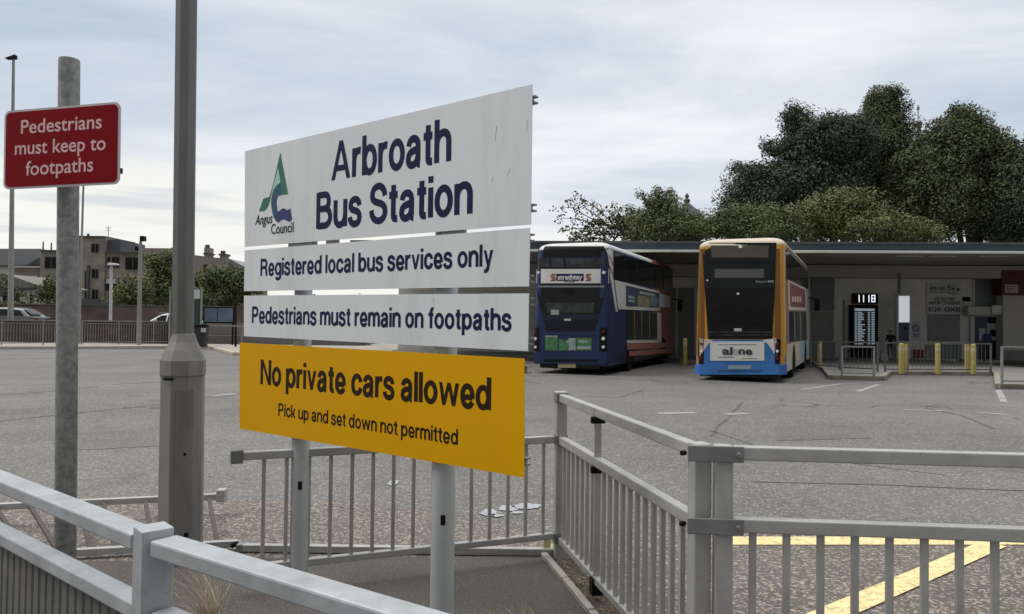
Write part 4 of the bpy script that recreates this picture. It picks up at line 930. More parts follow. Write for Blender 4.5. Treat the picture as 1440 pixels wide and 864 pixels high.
# kerb rails
def bay_rail(p0, p1, label, h=1.0, sp=.14, z=.13, m=STEEL):
    p0 = Vector((p0[0], p0[1], z)); p1 = Vector((p1[0], p1[1], z)); d = p1 - p0; Lg = d.length; d.normalize(); az = math.atan2(d.y, d.x)
    t = thing('bay_railing', label, 'railing', p0, 0, 'railings along the platform edge')
    for q in (p0, p1):
        b = MB(); b.rbox((q.x, q.y), .05, .05, z, z + h, az); b.build('post', m, t)
    for zz_, nm in ((z + h - .02, 'top_rail'), (z + .1, 'bottom_rail')):
        b = MB(); b.beam(Vector((p0.x, p0.y, zz_)) + d * .026, Vector((p1.x, p1.y, zz_)) - d * .026, .045, .045); b.build(nm, m, t)
    me = baluster_mesh(.011, .011, h - .165); me.materials[0] = m
    for i in range(1, int(Lg / sp)): put('baluster', me, p0 + d * (i * sp) + Vector((0, 0, .124)), t, az)
def wq(x, y, z=.13): q = atZ(x, y, z); return (q.x, q.y)
ra_ = wq(1250, 524.5); rb_ = wq(1400, 525.2); mid = lambda t: (ra_[0] + (rb_[0] - ra_[0]) * t, ra_[1] + (rb_[1] - ra_[1]) * t + .25)
bay_rail(mid(.0), mid(.49), 'dark slim railing along the kerb between totem and taxi board'); bay_rail(mid(.51), mid(1.), 'dark slim railing along the kerb in front of the glazed door')
qa = wq(1183, 521); qb = ra_; bay_rail(qa, (qb[0] - .25, qb[1] + .25), 'dark slim railing behind the departures board hoop, left of the totem')
q0 = wq(1184, 529.5); q1 = wq(1229, 530.2); bay_rail(q0, q1, 'short pale railing in front of the departures board', .92, 1.2, m=PRAIL)
q0 = wq(1140, 517.5); q1 = wq(1180, 519.5); bay_rail(q0, q1, 'dark railing just right of the gold bus')
q0 = wq(1409, 541); q1 = wq(1560, 544); bay_rail(q0, q1, 'pale railing at the far right in front of the cream kiosk', 1.03, 1.4, m=PRAIL)

# people
SKIN = mat('skin', (.42, .27, .20), .6); DENIM = mat('denim_blue', (.035, .06, .12), .8, 0, .15, 20); DARKC = mat('dark_clothes', (.012, .012, .014), .9, 0, .2, 20); GREYH = mat('grey_hair', (.22, .21, .2), .8); BLKH = mat('dark_hair', (.012, .010, .009), .7); BAGM = mat('pale_bag', (.30, .30, .28), .7, 0, .15, 9)
def person(label, loc, rz, h, top, legs, hair, pose):
    t = thing('person', label, 'person', loc, rz); s = h / 1.72
    J = {'pel': (0, 0, .93), 'sp': (0, .01, 1.15), 'ch': (0, .0, 1.36), 'nk': (0, .02, 1.47), 'hd': (0, .05, 1.58), 'ht': (0, .05, 1.68)}
    R_ = {'pel': .14, 'sp': .13, 'ch': .145, 'nk': .055, 'hd': .092, 'ht': .075}
    E_ = [('pel', 'sp'), ('sp', 'ch'), ('ch', 'nk'), ('nk', 'hd'), ('hd', 'ht')]
    for sd_, n_ in ((-1, 'l'), (1, 'r')):
        kb = pose.get('step', 0) * sd_
        J.update({'hp' + n_: (.095 * sd_, 0, .86), 'kn' + n_: (.10 * sd_, .06 + kb * .5, .48), 'an' + n_: (.105 * sd_, -.01 + kb, .08), 'to' + n_: (.12 * sd_, .15 + kb, .04),
                  'sh' + n_: (.17 * sd_, 0, 1.40), 'el' + n_: (.23 * sd_, pose['el'][0], pose['el'][1]), 'wr' + n_: (.18 * sd_, pose['wr'][0], pose['wr'][1]), 'ha' + n_: (.15 * sd_, pose['wr'][0] + .09, pose['wr'][1] + .01)})
        R_.update({'hp' + n_: .095, 'kn' + n_: .062, 'an' + n_: .045, 'to' + n_: .04, 'sh' + n_: .07, 'el' + n_: .05, 'wr' + n_: .036, 'ha' + n_: .036})
        E_ += [('pel', 'hp' + n_), ('hp' + n_, 'kn' + n_), ('kn' + n_, 'an' + n_), ('an' + n_, 'to' + n_), ('ch', 'sh' + n_), ('sh' + n_, 'el' + n_), ('el' + n_, 'wr' + n_), ('wr' + n_, 'ha' + n_)]
    ks = list(J); me = bpy.data.meshes.new('tmp'); bend = pose.get('bend', 0)
    def bd(p):
        if p[2] > .95 and bend: 
            q = Vector(p) - Vector((0, 0, .95)); q.rotate(Matrix.Rotation(-bend, 3, 'X')); return q + Vector((0, 0, .95))
        return Vector(p)
    me.from_pydata([bd(J[k]) * s for k in ks], [(ks.index(a), ks.index(b)) for a, b in E_], [])
    o = bpy.data.objects.new('tmp', me); COL.objects.link(o); sk = o.modifiers.new('s', 'SKIN'); sk.use_smooth_shade = True
    for i, k in enumerate(ks): me.skin_vertices[0].data[i].radius = (R_[k] * s, R_[k] * s * (.78 if k in ('sp', 'ch', 'pel') else 1)); me.skin_vertices[0].data[i].use_root = (k == 'pel')
    o.modifiers.new('u', 'SUBSURF').levels = 2
    dg = bpy.context.evaluated_depsgraph_get(); m2 = bpy.data.meshes.new_from_object(o.evaluated_get(dg)); bpy.data.objects.remove(o)
    m2.name = 'body'; m2.materials.clear()
    for k in (SKIN, top, legs, RUBBER): m2.materials.append(k)
    zn = bd(J['nk']) * s; hands = [bd(J['ha' + n_]) * s for n_ in 'lr']
    for p in m2.polygons:
        c = p.center; i = 1
        if c.z > zn.z + .01 * s: i = 0
        elif c.z < .10 * s: i = 3
        elif c.z < .92 * s: i = 2
        if any((c - h_).length < .075 * s for h_ in hands): i = 0
        p.material_index = i; p.use_smooth = True
    bo = bpy.data.objects.new('body', m2); COL.objects.link(bo); bo.parent = t; ORG[bo.name] = ORG[t.name]
    hc = bd((0, .035, 1.615)) * s; b = MB(); vs_ = []; nl, nn = 6, 14
    for a in range(nl + 1):
        for i in range(nn):
            th = math.pi * .62 * a / nl; ph = 2 * math.pi * i / nn; r = .108 * s
            v = Vector((math.sin(th) * math.cos(ph) * r * .93, math.sin(th) * math.sin(ph) * r, math.cos(th) * r * 1.05))
            if v.y > .05 * s and v.z < .035 * s: v.y = .05 * s
            vs_.append(hc + v)
    b.add(vs_, [(a * nn + i, a * nn + (i + 1) % nn, (a + 1) * nn + (i + 1) % nn, (a + 1) * nn + i) for a in range(nl) for i in range(nn)])
    b.build('hair', hair, t, local=True, smooth=True)
    f = bd((0, .155, 1.585)) * s; b = MB(); b.add([f + Vector((-.018, -.02, -.03)) * s, f + Vector((.018, -.02, -.03)) * s, f + Vector((0, .012, -.025)) * s, f + Vector((0, -.018, .03)) * s], [(0, 1, 2), (0, 2, 3), (2, 1, 3), (1, 0, 3)]); b.build('nose', SKIN, t, local=True)
    return t
q = atD(1252.5, 500, 33.6); person('person in dark clothes with bent arms standing left of the white totem behind the railing', (q.x, q.y, .13), math.radians(150), 1.36, DARKC, DARKC, BLKH, {'el': (-.02, 1.14), 'wr': (.22, 1.12), 'step': .06})
q = atD(1388, 500, 33.4); person('grey haired person in blue jacket standing at the glazed station door', (q.x, q.y, .13), math.radians(-62), 1.47, DENIM, mat('dark_trousers', (.03, .035, .05), .85, 0, .2, 20), GREYH, {'el': (-.04, 1.13), 'wr': (.16, 1.02), 'step': .08, 'bend': .06})
q = atD(1243, 500, 33.3); bg_ = thing('shopping_bag', 'pale bag standing on the platform beside the person in dark clothes', 'bag', (q.x, q.y, .13))
b = MB(); b.hexa([(-.17, -.09, 0), (.17, -.09, 0), (.17, .09, 0), (-.17, .09, 0), (-.15, -.06, .36), (.15, -.06, .36), (.15, .06, .36), (-.15, .06, .36)]); b.build('body', BAGM, bg_, local=True, bevel=.03)
b = MB()
for i in range(8):
    a0, a1_ = math.pi * i / 8, math.pi * (i + 1) / 8; b.tube((.10 * math.cos(a0), 0, .355 + .14 * math.sin(a0)), (.10 * math.cos(a1_), 0, .355 + .14 * math.sin(a1_)), .012, n=6)
b.build('handle', BLACK, bg_, local=True)

# ================================================================== BUSES
BLUE = mat('bus_navy', (0.009, 0.025, 0.078), 0.35, 0, 0.15, 1.2, coat=.15, dirt=(.022, .03, .05), dirt_amt=.5, dscale=2)
BLUEB = mat('bus_blue', (0.035, 0.135, 0.36), 0.4, 0, 0.25, 1.5, coat=.1)
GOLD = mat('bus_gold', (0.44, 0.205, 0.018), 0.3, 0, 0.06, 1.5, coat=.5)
ORANGE = mat('bus_orange', (0.15, 0.062, 0.005), 0.4, 0, 0.1, 1.5, coat=.1)
BWHITE = mat('bus_white', (0.53, 0.53, 0.515), 0.35, 0, 0.05, 1.5, coat=.3)
BCREAM = mat('bus_cream', (0.52, 0.44, 0.34), 0.35, 0, 0.08, 1.5)
RUST = mat('bus_rust_red', (0.20, 0.070, 0.040), 0.4, 0, 0.25, 1.5)
PINKS = mat('bus_stripe', (0.32, 0.13, 0.11), 0.4, 0, 0.1, 2)
NAVYAD = mat('advert_navy', (0.035, 0.055, 0.095), .4, 0, .15, 2)
OLIVE = mat('advert_olive', (0.20, 0.20, 0.10), .5, 0, .4, 7)
GREENAD = mat('advert_green', (0.055, 0.16, 0.065), .5, 0, .4, 9)
PALEAD = mat('advert_pale', (0.24, 0.30, 0.27), .5, 0, .4, 9)
REDAD = mat('advert_red', (0.15, 0.045, 0.045), .5, 0, .2, 3)
LAMPW = mat('lamp_lens', (.65, .65, .66), .15); LAMPR = mat('lamp_red', (.15, .015, .012), .2)
PLATE = mat('number_plate', (.30, .25, .15), .5, 0, .15, 8); SILVER = mat('badge_silver', (.5, .5, .5), .35, .6)
UNDER = mat('underbody', (.012, .012, .012), .9, 0, .3, 4)
ZS, ZM, LB_ = 4.02, 4.25, 10.5
class Bus:
    def __init__(s, label, rc, rz, body, roof, roof2, dz=0.0):
        s.ZS, s.ZM = ZS + dz, ZM + dz; ZS_, ZM_ = s.ZS, s.ZM
        s.t = thing('double_decker_bus', label, 'bus', (rc[0], rc[1], 0), rz)
        s.inv = (Matrix.Translation((rc[0], rc[1], 0)) @ Matrix.Rotation(rz, 4, 'Z')).inverted(); s.e = s.inv @ EYE
        b = MB(); lv = [.30, .5, .9, 1.4, 1.9, 2.4, 2.9, 3.4, 3.7, ZS_] + [ZS_ + (ZM_ - ZS_) * math.sin(math.radians(a)) for a in (15, 30, 45, 58, 70, 80, 90)]
        loops = []; n = 0
        for z in lv:
            w, y0, y1 = s.hw(z), s.yr(z), s.yf(z); lp = []
            for cx, cy, r, a0 in ((w, y0, s.R(z), -90), (w, y1, s.R(z), 0), (-w, y1, s.R(z), 90), (-w, y0, s.R(z), 180)):
                ccx = cx - math.copysign(r, cx); ccy = cy + r if cy == y0 else cy - r
                for i in range(9):
                    t = math.radians(a0 + 90 * i / 8); lp.append((ccx + r * math.cos(t), ccy + r * math.sin(t), z))
            loops.append(lp)
        n = len(loops[0])
        for k, lp in enumerate(loops): b.v += lp
        for k in range(len(loops) - 1):
            for i in range(n):
                j = (i + 1) % n; b.f.append((k * n + i, k * n + j, (k + 1) * n + j, (k + 1) * n + i)); b.mi.append(1 if lv[k] >= ZS_ - .01 else 0)
        b.f.append(tuple((len(loops) - 1) * n + i for i in range(n))); b.mi.append(1)
        s.body = b.build('body', [body, roof], s.t, local=True, smooth=True)
        u = MB(); u.box((-1.1, .25, .16), (1.1, LB_ - .4, .32)); u.build('underbody', UNDER, s.t, local=True)
        u = MB(); u.box((-.9, .1, .24), (.9, .26, .31)); u.tube((-.5, .05, .2), (-.5, .7, .2), .05, n=10); u.build('exhaust', UNDER, s.t, local=True)
        for yw, dbl in ((2.75, True), (8.05, False)):
            for sd_ in (-1, 1):
                x = 1.10 * sd_; w = MB(); w.lathe([(.30, -.15), (.46, -.15), (.50, -.10), (.50, .10), (.46, .15), (.30, .15)], n=28)
                w.v = [(x + v[2] * (1.6 if dbl else 1) * 1.0 - (.08 * sd_ if dbl else 0), yw + v[0], .50 + v[1]) for v in w.v]; wo = w.build('wheel', RUBBER, s.t, local=True, smooth=True)
                w = MB(); w.lathe([(.05, .15), (.12, .17), (.28, .14), (.30, .155), (.30, .10)], n=24); w.v = [(x + sd_ * v[2], yw + v[0], .50 + v[1]) for v in w.v]; w.build('rim', ALUD, wo, local=True, smooth=True)
        s.lamp_n = 0
    def ins(s, z):
        if z <= s.ZS: return 0.0
        k = min(1, (z - s.ZS) / (s.ZM - s.ZS)); return .42 * (1 - math.sqrt(max(0, 1 - k * k)))
    def hw(s, z): return 1.27 - .016 * max(0, z - 1.2) - s.ins(z)
    def yr(s, z): return .035 * max(0, z - 1.5) + .10 * max(0, z - 3.5) + .7 * s.ins(z)
    def yf(s, z): return LB_ - .07 * max(0, z - 1.0) - s.ins(z)
    def R(s, z): return .20
    def rear(s, x, y):
        d = s.inv.to_3x3() @ ray(x, y); yy = .05
        for _ in range(3):
            p = s.e + d * ((yy - s.e.y) / d.y); yy = s.yr(min(p.z, s.ZM))
        return p.x, p.z
    def side(s, x, y):
        d = s.inv.to_3x3() @ ray(x, y); p = s.e + d * ((1.25 - s.e.x) / d.x); return p.y, p.z
    def sr(s, x, z, off):
        w, r = s.hw(z), s.R(z); ax = min(abs(x), w - .012)
        y = s.yr(z); q = 0.0
        if ax > w - r: q = (ax - (w - r)) / r; y += r - r * math.sqrt(max(0, 1 - q * q))
        return (math.copysign(ax + off * q, x), y - off * math.sqrt(max(0, 1 - q * q)), z)
    def ss(s, y, z, off):
        x = s.hw(z); r = s.R(z); y0, y1 = s.yr(z), s.yf(z); y = min(max(y, y0 + .004), y1 - .004); q = 0.0
        if y < y0 + r: q = -(y0 + r - y) / r
        if y > y1 - r: q = (y - y1 + r) / r
        c = math.sqrt(max(0, 1 - q * q)); x -= r - r * c
        return (x + off * c, y + off * q, z)
    def patch(s, name, uv, m, face='r', off=.008, parent=None, nx=10, nz=6, depth=.02, left=False):
        fn = s.sr if face == 'r' else s.ss; b = MB(); tl, tr, br, bl = uv
        for k, o in ((0, off), (1, off - depth)):
            for j in range(nz + 1):
                for i in range(nx + 1):
                    a, c = i / nx, j / nz
                    u = (bl[0] * (1 - a) + br[0] * a) * (1 - c) + (tl[0] * (1 - a) + tr[0] * a) * c
                    z = (bl[1] * (1 - a) + br[1] * a) * (1 - c) + (tl[1] * (1 - a) + tr[1] * a) * c
                    z = min(z, s.ZM - .012); p = fn(u, z, o)
                    b.v.append((-p[0], p[1], p[2]) if left else p)
        I = lambda i, j: j * (nx + 1) + i; B = (nx + 1) * (nz + 1)
        for j in range(nz):
            for i in range(nx): b.f.append((I(i, j), I(i + 1, j), I(i + 1, j + 1), I(i, j + 1)))
        for i in range(nx): b.f += [(I(i, 0) + B, I(i + 1, 0) + B, I(i + 1, 0), I(i, 0)), (I(i, nz), I(i + 1, nz), I(i + 1, nz) + B, I(i, nz) + B)]
        for j in range(nz): b.f += [(I(0, j), I(0, j + 1), I(0, j + 1) + B, I(0, j) + B), (I(nx, j) + B, I(nx, j + 1) + B, I(nx, j + 1), I(nx, j))]
        if left: b.f = [f[::-1] for f in b.f]
        b.mi = [0] * len(b.f)
        return b.build(name, m, parent or s.t, local=True, smooth=True)
    def R4(s, name, px, m, off=.008, parent=None, **k): return s.patch(name, [s.rear(*p) for p in px], m, 'r', off, parent, **k)
    def S4(s, name, px, m, off=.008, parent=None, **k): return s.patch(name, [s.side(*p) for p in px], m, 's', off, parent, **k)
    def rect(s, name, x0, y0, x1, y1, m, off=.008, parent=None, face='r', **k):
        return (s.R4 if face == 'r' else s.S4)(name, [(x0, y0), (x1, y0), (x1, y1), (x0, y1)], m, off, parent, **k)
    def text(s, body, x0, x1, yb, yt, m, parent, off=.014, bold=.02, face='r', shear=0):
        f = s.rear if face == 'r' else s.side; u0, v0 = f(x0, yb); u1, v1 = f(x1, yb); cap = f(x0, yt)[1] - v0; b = MB(); k = (v1 - v0) / (u1 - u0) if face == 's' else 0
        pl_ = (lambda u, v, o: s.sr(u, v0 + v, off)) if face == 'r' else (lambda u, v, o: s.ss(u, v0 + k * (u - u0) + v, off))
        fit_font(b, body, u0, u1, 0, cap, pl_, bold, shear); return b.build('lettering', m, parent, local=True)
    def round(s, name, x, y, r, m, parent=None, off=.03):
        u, z = s.rear(x, y); p = Vector(s.sr(u, z, 0)); b = MB(); b.tube(p + Vector((0, .02, 0)), p - Vector((0, off, 0)), r, r * .85, n=16); return b.build(name, m, parent or s.t, local=True, smooth=True)
    def arches(s, m):
        for yw in (2.75, 8.05):
            for left in (False, True):
                b = MB(); n = 16; vs_ = []
                for o in (.010, -.01):
                    for i in range(n + 1):
                        t = math.pi * i / n; vs_.append(s.ss(yw - .60 * math.cos(t), .46 + .62 * math.sin(t), o))
                    vs_ += [s.ss(yw + .60, .31, o), s.ss(yw - .60, .31, o)]
                if left: vs_ = [(-v[0], v[1], v[2]) for v in vs_]
                k = n + 3; f = [tuple(range(k - 1, -1, -1))] + [(i, (i + 1) % k, k + (i + 1) % k, k + i) for i in range(k)]
                if left: f = [q[::-1] for q in f]
                b.add(vs_, f); b.build('wheel_arch', m, s.t, local=True)
    def loc_patch(s, name, y0, y1, z0, z1, m, off=.008, parent=None, left=False, **k): return s.patch(name, [(y0, z1), (y1, z1), (y1, z0), (y0, z0)], m, 's', off, parent, left=left, **k)

HD = -math.atan2(.40, .917)
# ---- blue bus
B1 = Bus('navy double decker bus with white rear band and green posters, parked at left bay', (1.85, 23.9), HD, BLUE, BWHITE, RUST)
B1.R4('roof_spoiler', [(759, 346.5), (849, 346.5), (853, 361), (754.5, 361)], BLACK, .012)
w = B1.rect('rear_window', 754.5, 362, 853, 377.6, GLASS, .010); B1.rect('pane', 757, 363.2, 773, 376.2, GLASSG, .014, w); B1.rect('pane', 775.5, 363.2, 793, 376.2, GLASSG, .014, w); B1.rect('pane', 795.5, 363.2, 850, 376.2, GLASSG, .014, w)
band = B1.rect('rear_band', 751.5, 378.6, 854.5, 398.6, BWHITE, .012)
nv = B1.rect('name_plate', 782.5, 385.3, 821, 395.2, NAVY, .015, band); B1.rect('name_strip', 794, 393.8, 808.5, 397.2, NAVYAD, .0155, band)
for a, sg in ((773.5, 1), (823, 1)):
    for yy, dx in ((385.2, 3), (389.0, 0), (392.6, 3)):
        B1.R4('chevron', [(a + dx, yy), (a + dx + 6.5, yy + .2), (a + 9.5 - dx, yy + 3.1), (a + 3 - dx, yy + 3.1)], RUST, .016, band, nx=3, nz=2)
B1.text('strathtay', 784.5, 819.5, 393.4, 386.6, BWHITE, band, .030, .03); B1.text('scottish', 796, 806.5, 396.6, 394.8, BWHITE, band, .030, .01)
B1.round('marker_lamp', 757, 383.5, .055, LAMPW, band); B1.round('marker_lamp', 849, 383.5, .055, LAMPW, band)
rw = B1.R4('rear_glass', [(752.5, 399.6), (854, 399.6), (843, 442), (762, 442)], GLASS, .010)
B1.rect('grille', 793, 406, 808, 414, BLACK, .014, rw); B1.R4('trim', [(757, 402), (850, 402), (849.5, 404.4), (757.5, 404.4)], ALUD, .013, rw); B1.R4('pane', [(767, 426), (836, 426), (834, 440), (769, 440)], GLASSG, .013, rw); B1.rect('sticker', 775, 436, 786, 443, PALEAD, .016, rw)
ec = B1.R4('engine_cover', [(762.5, 442.8), (842.5, 442.8), (836, 466.5), (768, 466.5)], mat('bus_dark_navy', (.010, .014, .028), .4, 0, .2, 3), .010)
for i in range(6): B1.rect('louvre', 764 + i * .8, 450 + i * 2.6, 841 - i * .8, 451.1 + i * 2.6, BLACK, .0145, ec, nz=2)
B1.rect('badge', 793.5, 448.6, 803, 451.4, SILVER, .017, ec, nx=3, nz=2)
B1.R4('crease', [(764, 467.5), (840, 467.5), (841, 471.5), (763, 471.5)], BLUE, .022)
for (x0, y0, x1, y1, m_) in ((767, 474.5, 784.5, 493, GREENAD), (786, 478, 799.5, 493, GREENAD), (799.8, 476, 809.5, 493, PALEAD), (811, 475.5, 832, 493, GREENAD)): B1.rect('poster', x0, y0, x1, y1, m_, .012, nx=5)
B1.rect('poster', 766.8, 471.8, 784, 474.3, PALEAD, .012, nx=5, nz=2); B1.rect('poster', 814, 478.5, 826, 482, PALEAD, .016, nx=5, nz=2); B1.rect('poster', 811.5, 487.5, 831, 491, PALEAD, .016, nx=5, nz=2); B1.rect('poster', 796, 480, 808, 483, PALEAD, .016, nx=5, nz=2)
B1.R4('bumper', [(752, 497), (852, 497), (852, 511), (752, 511)], BLUE, .05, depth=.09); B1.R4('bumper_slot', [(764, 505.5), (842, 505.5), (840, 509), (766, 509)], BLACK, .055)
for xa, xb, xl in ((842.5, 852.5, 848.3), (750.2, 758, 753)):
    cl = B1.R4('lamp_cluster', [(xa + 1, 461), (xb, 461), (xb, 494), (xa, 494)], BLACK, .015, nx=4)
    B1.round('lamp', xl, 476.5, .062, LAMPW, cl, .035); B1.round('lamp', xl, 488.3, .055, LAMPW, cl, .035); B1.round('lamp', xl, 466.5, .05, LAMPR, cl, .03)
B1.rect('number_plate', 785, 511.6, 810, 517.5, PLATE, .03, depth=.05, nx=3, nz=2)
b = MB(); b.box((-1.0, .02, .2), (1.0, .2, .36)); b.build('valance', UNDER, B1.t, local=True)
# right side
B1.loc_patch('front_livery', 6.2, LB_ - .22, .62, ZS - .02, RUST, .006, nx=8, nz=10)
for lf in (False, True):
    B1.loc_patch('roof_stripe', 6.2, LB_ - .3, ZS + .0, ZS + .24, RUST, .007, nx=8, nz=4, left=lf)
pil = B1.patch('corner_pillar', [(.16, 4.0), (.62, 4.0), (.62, 3.02), (.30, 3.02)], BWHITE, 's', .008, nx=5)
for z_ in (3.72, 3.40): B1.patch('pillar_stripe', [(.20, z_ + .12), (.60, z_ - .12), (.60, z_ - .26), (.24, z_ - .02)], PINKS, 's', .014, pil, nx=4, nz=2)
B1.patch('swoosh', [(.32, 3.05), (.66, 3.05), (1.12, 2.02), (.92, 2.02)], BWHITE, 's', .009, nx=4)
uw = B1.S4('upper_windows', [(864.5, 355.5), (944, 378.5), (944, 410), (863, 392.5)], GLASS, .010)
for i in range(1, 6):
    t_ = i / 6.0; y_ = B1.side(863, 370)[0]; y_1 = B1.side(944, 390)[0]; yy = y_ + (y_1 - y_) * t_; za = B1.side(863, 392.5)[1]; zb_ = B1.side(863, 354.5)[1]
    B1.loc_patch('window_bar', yy - .04, yy + .04, za + .02, zb_ - .02, BLACK, .015, uw, nx=2, nz=4)
wp = B1.S4('side_panel', [(864.5, 394), (928, 410), (928, 437.5), (869, 435)], BWHITE, .009)
ad = B1.S4('advert', [(880, 401.5), (927, 412.5), (927, 433), (880, 431)], NAVYAD, .013, wp); B1.S4('advert_picture', [(896, 415), (913, 418), (913, 432), (896, 431.3)], OLIVE, .017, ad, nx=4); B1.S4('advert_picture', [(914, 415), (926, 418), (926, 431), (914, 430)], mat('advert_blue', (.12, .18, .22), .5, 0, .4, 8), .017, ad, nx=4)
for k, (xa, xb, yb, yt) in enumerate(((883, 892, 419.5, 415.5), (883, 892, 424.5, 421), (899, 921, 413.3, 409.5))): B1.S4('advert_line', [(xa, yt), (xb, yt + (xb - xa) * .2), (xb, yb + (xb - xa) * .2), (xa, yb)], PALEAD, .017, ad, nx=3, nz=2)
B1.S4('portrait', [(928, 413), (942, 417), (942, 433), (928, 432)], SIGNG, .012, nx=4)
lw = B1.S4('lower_windows', [(880.5, 436.5), (923, 440.5), (923, 476.5), (880.5, 477)], GLASS, .012)
for xx in (891, 901, 912): B1.S4('window_bar', [(xx, 438), (xx + .8, 438), (xx + .8, 476), (xx, 476)], ALUD, .016, lw, nx=2, nz=3)
B1.S4('door_pillar', [(924, 440), (929, 441), (929, 480), (924, 481)], BWHITE, .011, nx=3)
B1.S4('lower_panel', [(881, 478.5), (929, 478), (929, 482), (881, 483)], BWHITE, .011, nz=2); B1.S4('lower_stripe', [(881, 484), (951, 481.5), (951, 488), (881, 492)], PINKS, .011, nz=2); B1.S4('lower_stripe', [(884, 494), (951, 490), (951, 496), (884, 501)], PINKS, .011, nz=2)
B1.S4('lower_windows', [(942, 443), (957, 445), (957, 472), (942, 473)], GLASS, .012)
B1.loc_patch('skirt', 1.6, LB_ - .3, .31, .62, mat('skirt_dark', (.02, .02, .028), .5), .008, nz=3)
B1.arches(RUBBER)
q = B1.ss(9.9, 2.2, 0); b = MB(); b.beam((q[0] - .02, q[1], 2.75), (q[0] + .28, q[1] + .12, 2.70), .05, .05); b.box((q[0] + .22, q[1] + .08, 2.2), (q[0] + .42, q[1] + .2, 2.72)); b.build('mirror', BLACK, B1.t, local=True, bevel=.02)
# ---- gold bus
B2 = Bus('gold double decker bus with dark rear window and blue and white lower rear', (6.63, 21.75), -math.atan2(.425, .905), GOLD, BCREAM, BCREAM, -.04)
B2.R4('side_band', [(983.5, 350), (991, 350), (991, 500), (980.5, 500)], ORANGE, .009, nx=5); B2.R4('side_band', [(1089.5, 350), (1096.5, 350), (1098, 500), (1089.5, 500)], ORANGE, .009, nx=5)
bk = B2.R4('rear_glass', [(988, 341.5), (1092, 341.5), (1090, 406.5), (991, 406.5)], GLASS, .011)
pn = B2.R4('pane', [(999.5, 345.5), (1081, 345.5), (1080.5, 362.5), (1001, 362.5)], GLASSB, .016, bk); B2.rect('pane', 1005, 378.5, 1074.5, 391, mat('grey_film', (.075, .078, .078), .25, 0, .12, 2), .016, bk)
B2.rect('trim', 991.5, 368.6, 1089.5, 369.6, BLACK, .019, bk, nz=2)
B2.rect('lamp', 1039, 345.5, 1043.8, 349, LAMPW, .022, bk, nx=3, nz=2); B2.text('Enviro400', 1063, 1088, 397.6, 394.8, PALEAD, bk, .018, .01); B2.round('camera', 995, 394.5, .03, LAMPW, bk)
ec = B2.R4('engine_cover', [(991, 405.5), (1090, 405.5), (1086, 477), (996, 477)], BLACK, .014)
B2.R4('grille', [(994.5, 432), (1087, 432), (1084, 456), (997, 456)], RUBBER, .018, ec); B2.round('lamp', 1038, 413.3, .04, LAMPW, ec); B2.rect('badge', 1032.5, 462, 1043, 466, SILVER, .02, ec, nx=3, nz=2)
for i in range(4): B2.rect('louvre', 995, 458.5 + i * 4, 1088, 460 + i * 4, GLASSG, .0165, ec, nz=2) if i > 1 else None
lo2 = B2.R4('lower_panel', [(978, 499), (1104, 499), (1105, 527), (976, 527)], BLUEB, .012, nx=16)
B2.R4('lower_panel', [(995, 478), (1084, 478), (1094, 503), (986, 503)], BLUEB, .013)
B2.R4('blaze', [(983, 476), (1003, 478.5), (996, 484), (984, 502)], BCREAM, .018); B2.R4('blaze', [(1072, 478.5), (1092, 476), (1092, 502), (1080, 484)], BWHITE, .018)
adp = B2.rect('advert', 999, 480.5, 1075, 507.5, BWHITE, .024, depth=.03); B2.text('al', 1016, 1030.5, 498.2, 488, INK, adp, .040, .035); B2.text('ne', 1039, 1058, 498.2, 488, INK, adp, .040, .035); B2.text('o', 1031.5, 1038, 498.2, 488, mat('ring_pale', (.22, .32, .42), .5), adp, .040, .012)
for (x0, x1, yy) in ((1010, 1064, 484.3), (1010, 1033, 502), (1043, 1066, 504)): B2.rect('advert_line', x0, yy, x1, yy + 1.2, ALUD, .027, adp, nz=2)
for xa, xb in ((981.5, 990.5), (1088.5, 1097.5)):
    cl = B2.R4('lamp_cluster', [(xa, 477), (xb, 477), (xb - 1, 512), (xa + 1.5, 512)], BLACK, .018, nx=4); xm = (xa + xb) / 2
    B2.round('lamp', xm, 484, .045, LAMPR, cl); B2.round('lamp', xm, 494, .045, LAMPW, cl); B2.round('lamp', xm, 504, .045, LAMPR, cl)
B2.R4('bumper', [(977, 513), (1104, 513), (1104, 527), (977, 527)], BLUEB, .05, depth=.09, nx=16); B2.rect('number_plate', 1024.5, 514, 1056, 519, mat('plate_grey', (.22, .27, .30), .5), .056, nx=4, nz=2); B2.rect('bumper_slot', 1010, 520.5, 1072, 523, mat('bus_blue_dark', (.02, .07, .2), .5), .056, nz=2)
b = MB(); b.box((-1.12, .0, .12), (1.12, .2, .36)); b.build('valance', UNDER, B2.t, local=True)
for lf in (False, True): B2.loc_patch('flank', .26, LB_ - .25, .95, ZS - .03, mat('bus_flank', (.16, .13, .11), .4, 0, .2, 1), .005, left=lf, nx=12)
uw = B2.loc_patch('upper_windows', .35, LB_ - .35, 2.98, 3.84, GLASS, .009, nx=12)
for i in range(1, 7): B2.loc_patch('window_bar', .35 + i * 1.4, .43 + i * 1.4, 3.0, 3.82, BLACK, .013, uw, nx=2, nz=4)
sf = B2.S4('side_panel', [(1108.3, 393.5), (1134, 406), (1134, 437), (1108.3, 436)], BCREAM, .010); sa = B2.S4('advert', [(1110.6, 397.5), (1132, 408.5), (1132, 433), (1110.6, 431.5)], REDAD, .014, sf)
for k in range(4): B2.S4('advert_line', [(1113 + k * 3.6, 417), (1115.2 + k * 3.6, 417.4), (1115.2 + k * 3.6, 425), (1113 + k * 3.6, 425)], BCREAM, .018, sa, nx=2, nz=2)
lw = B2.S4('lower_windows', [(1109, 438), (1133, 439), (1133, 479), (1109, 480)], GLASS, .011)
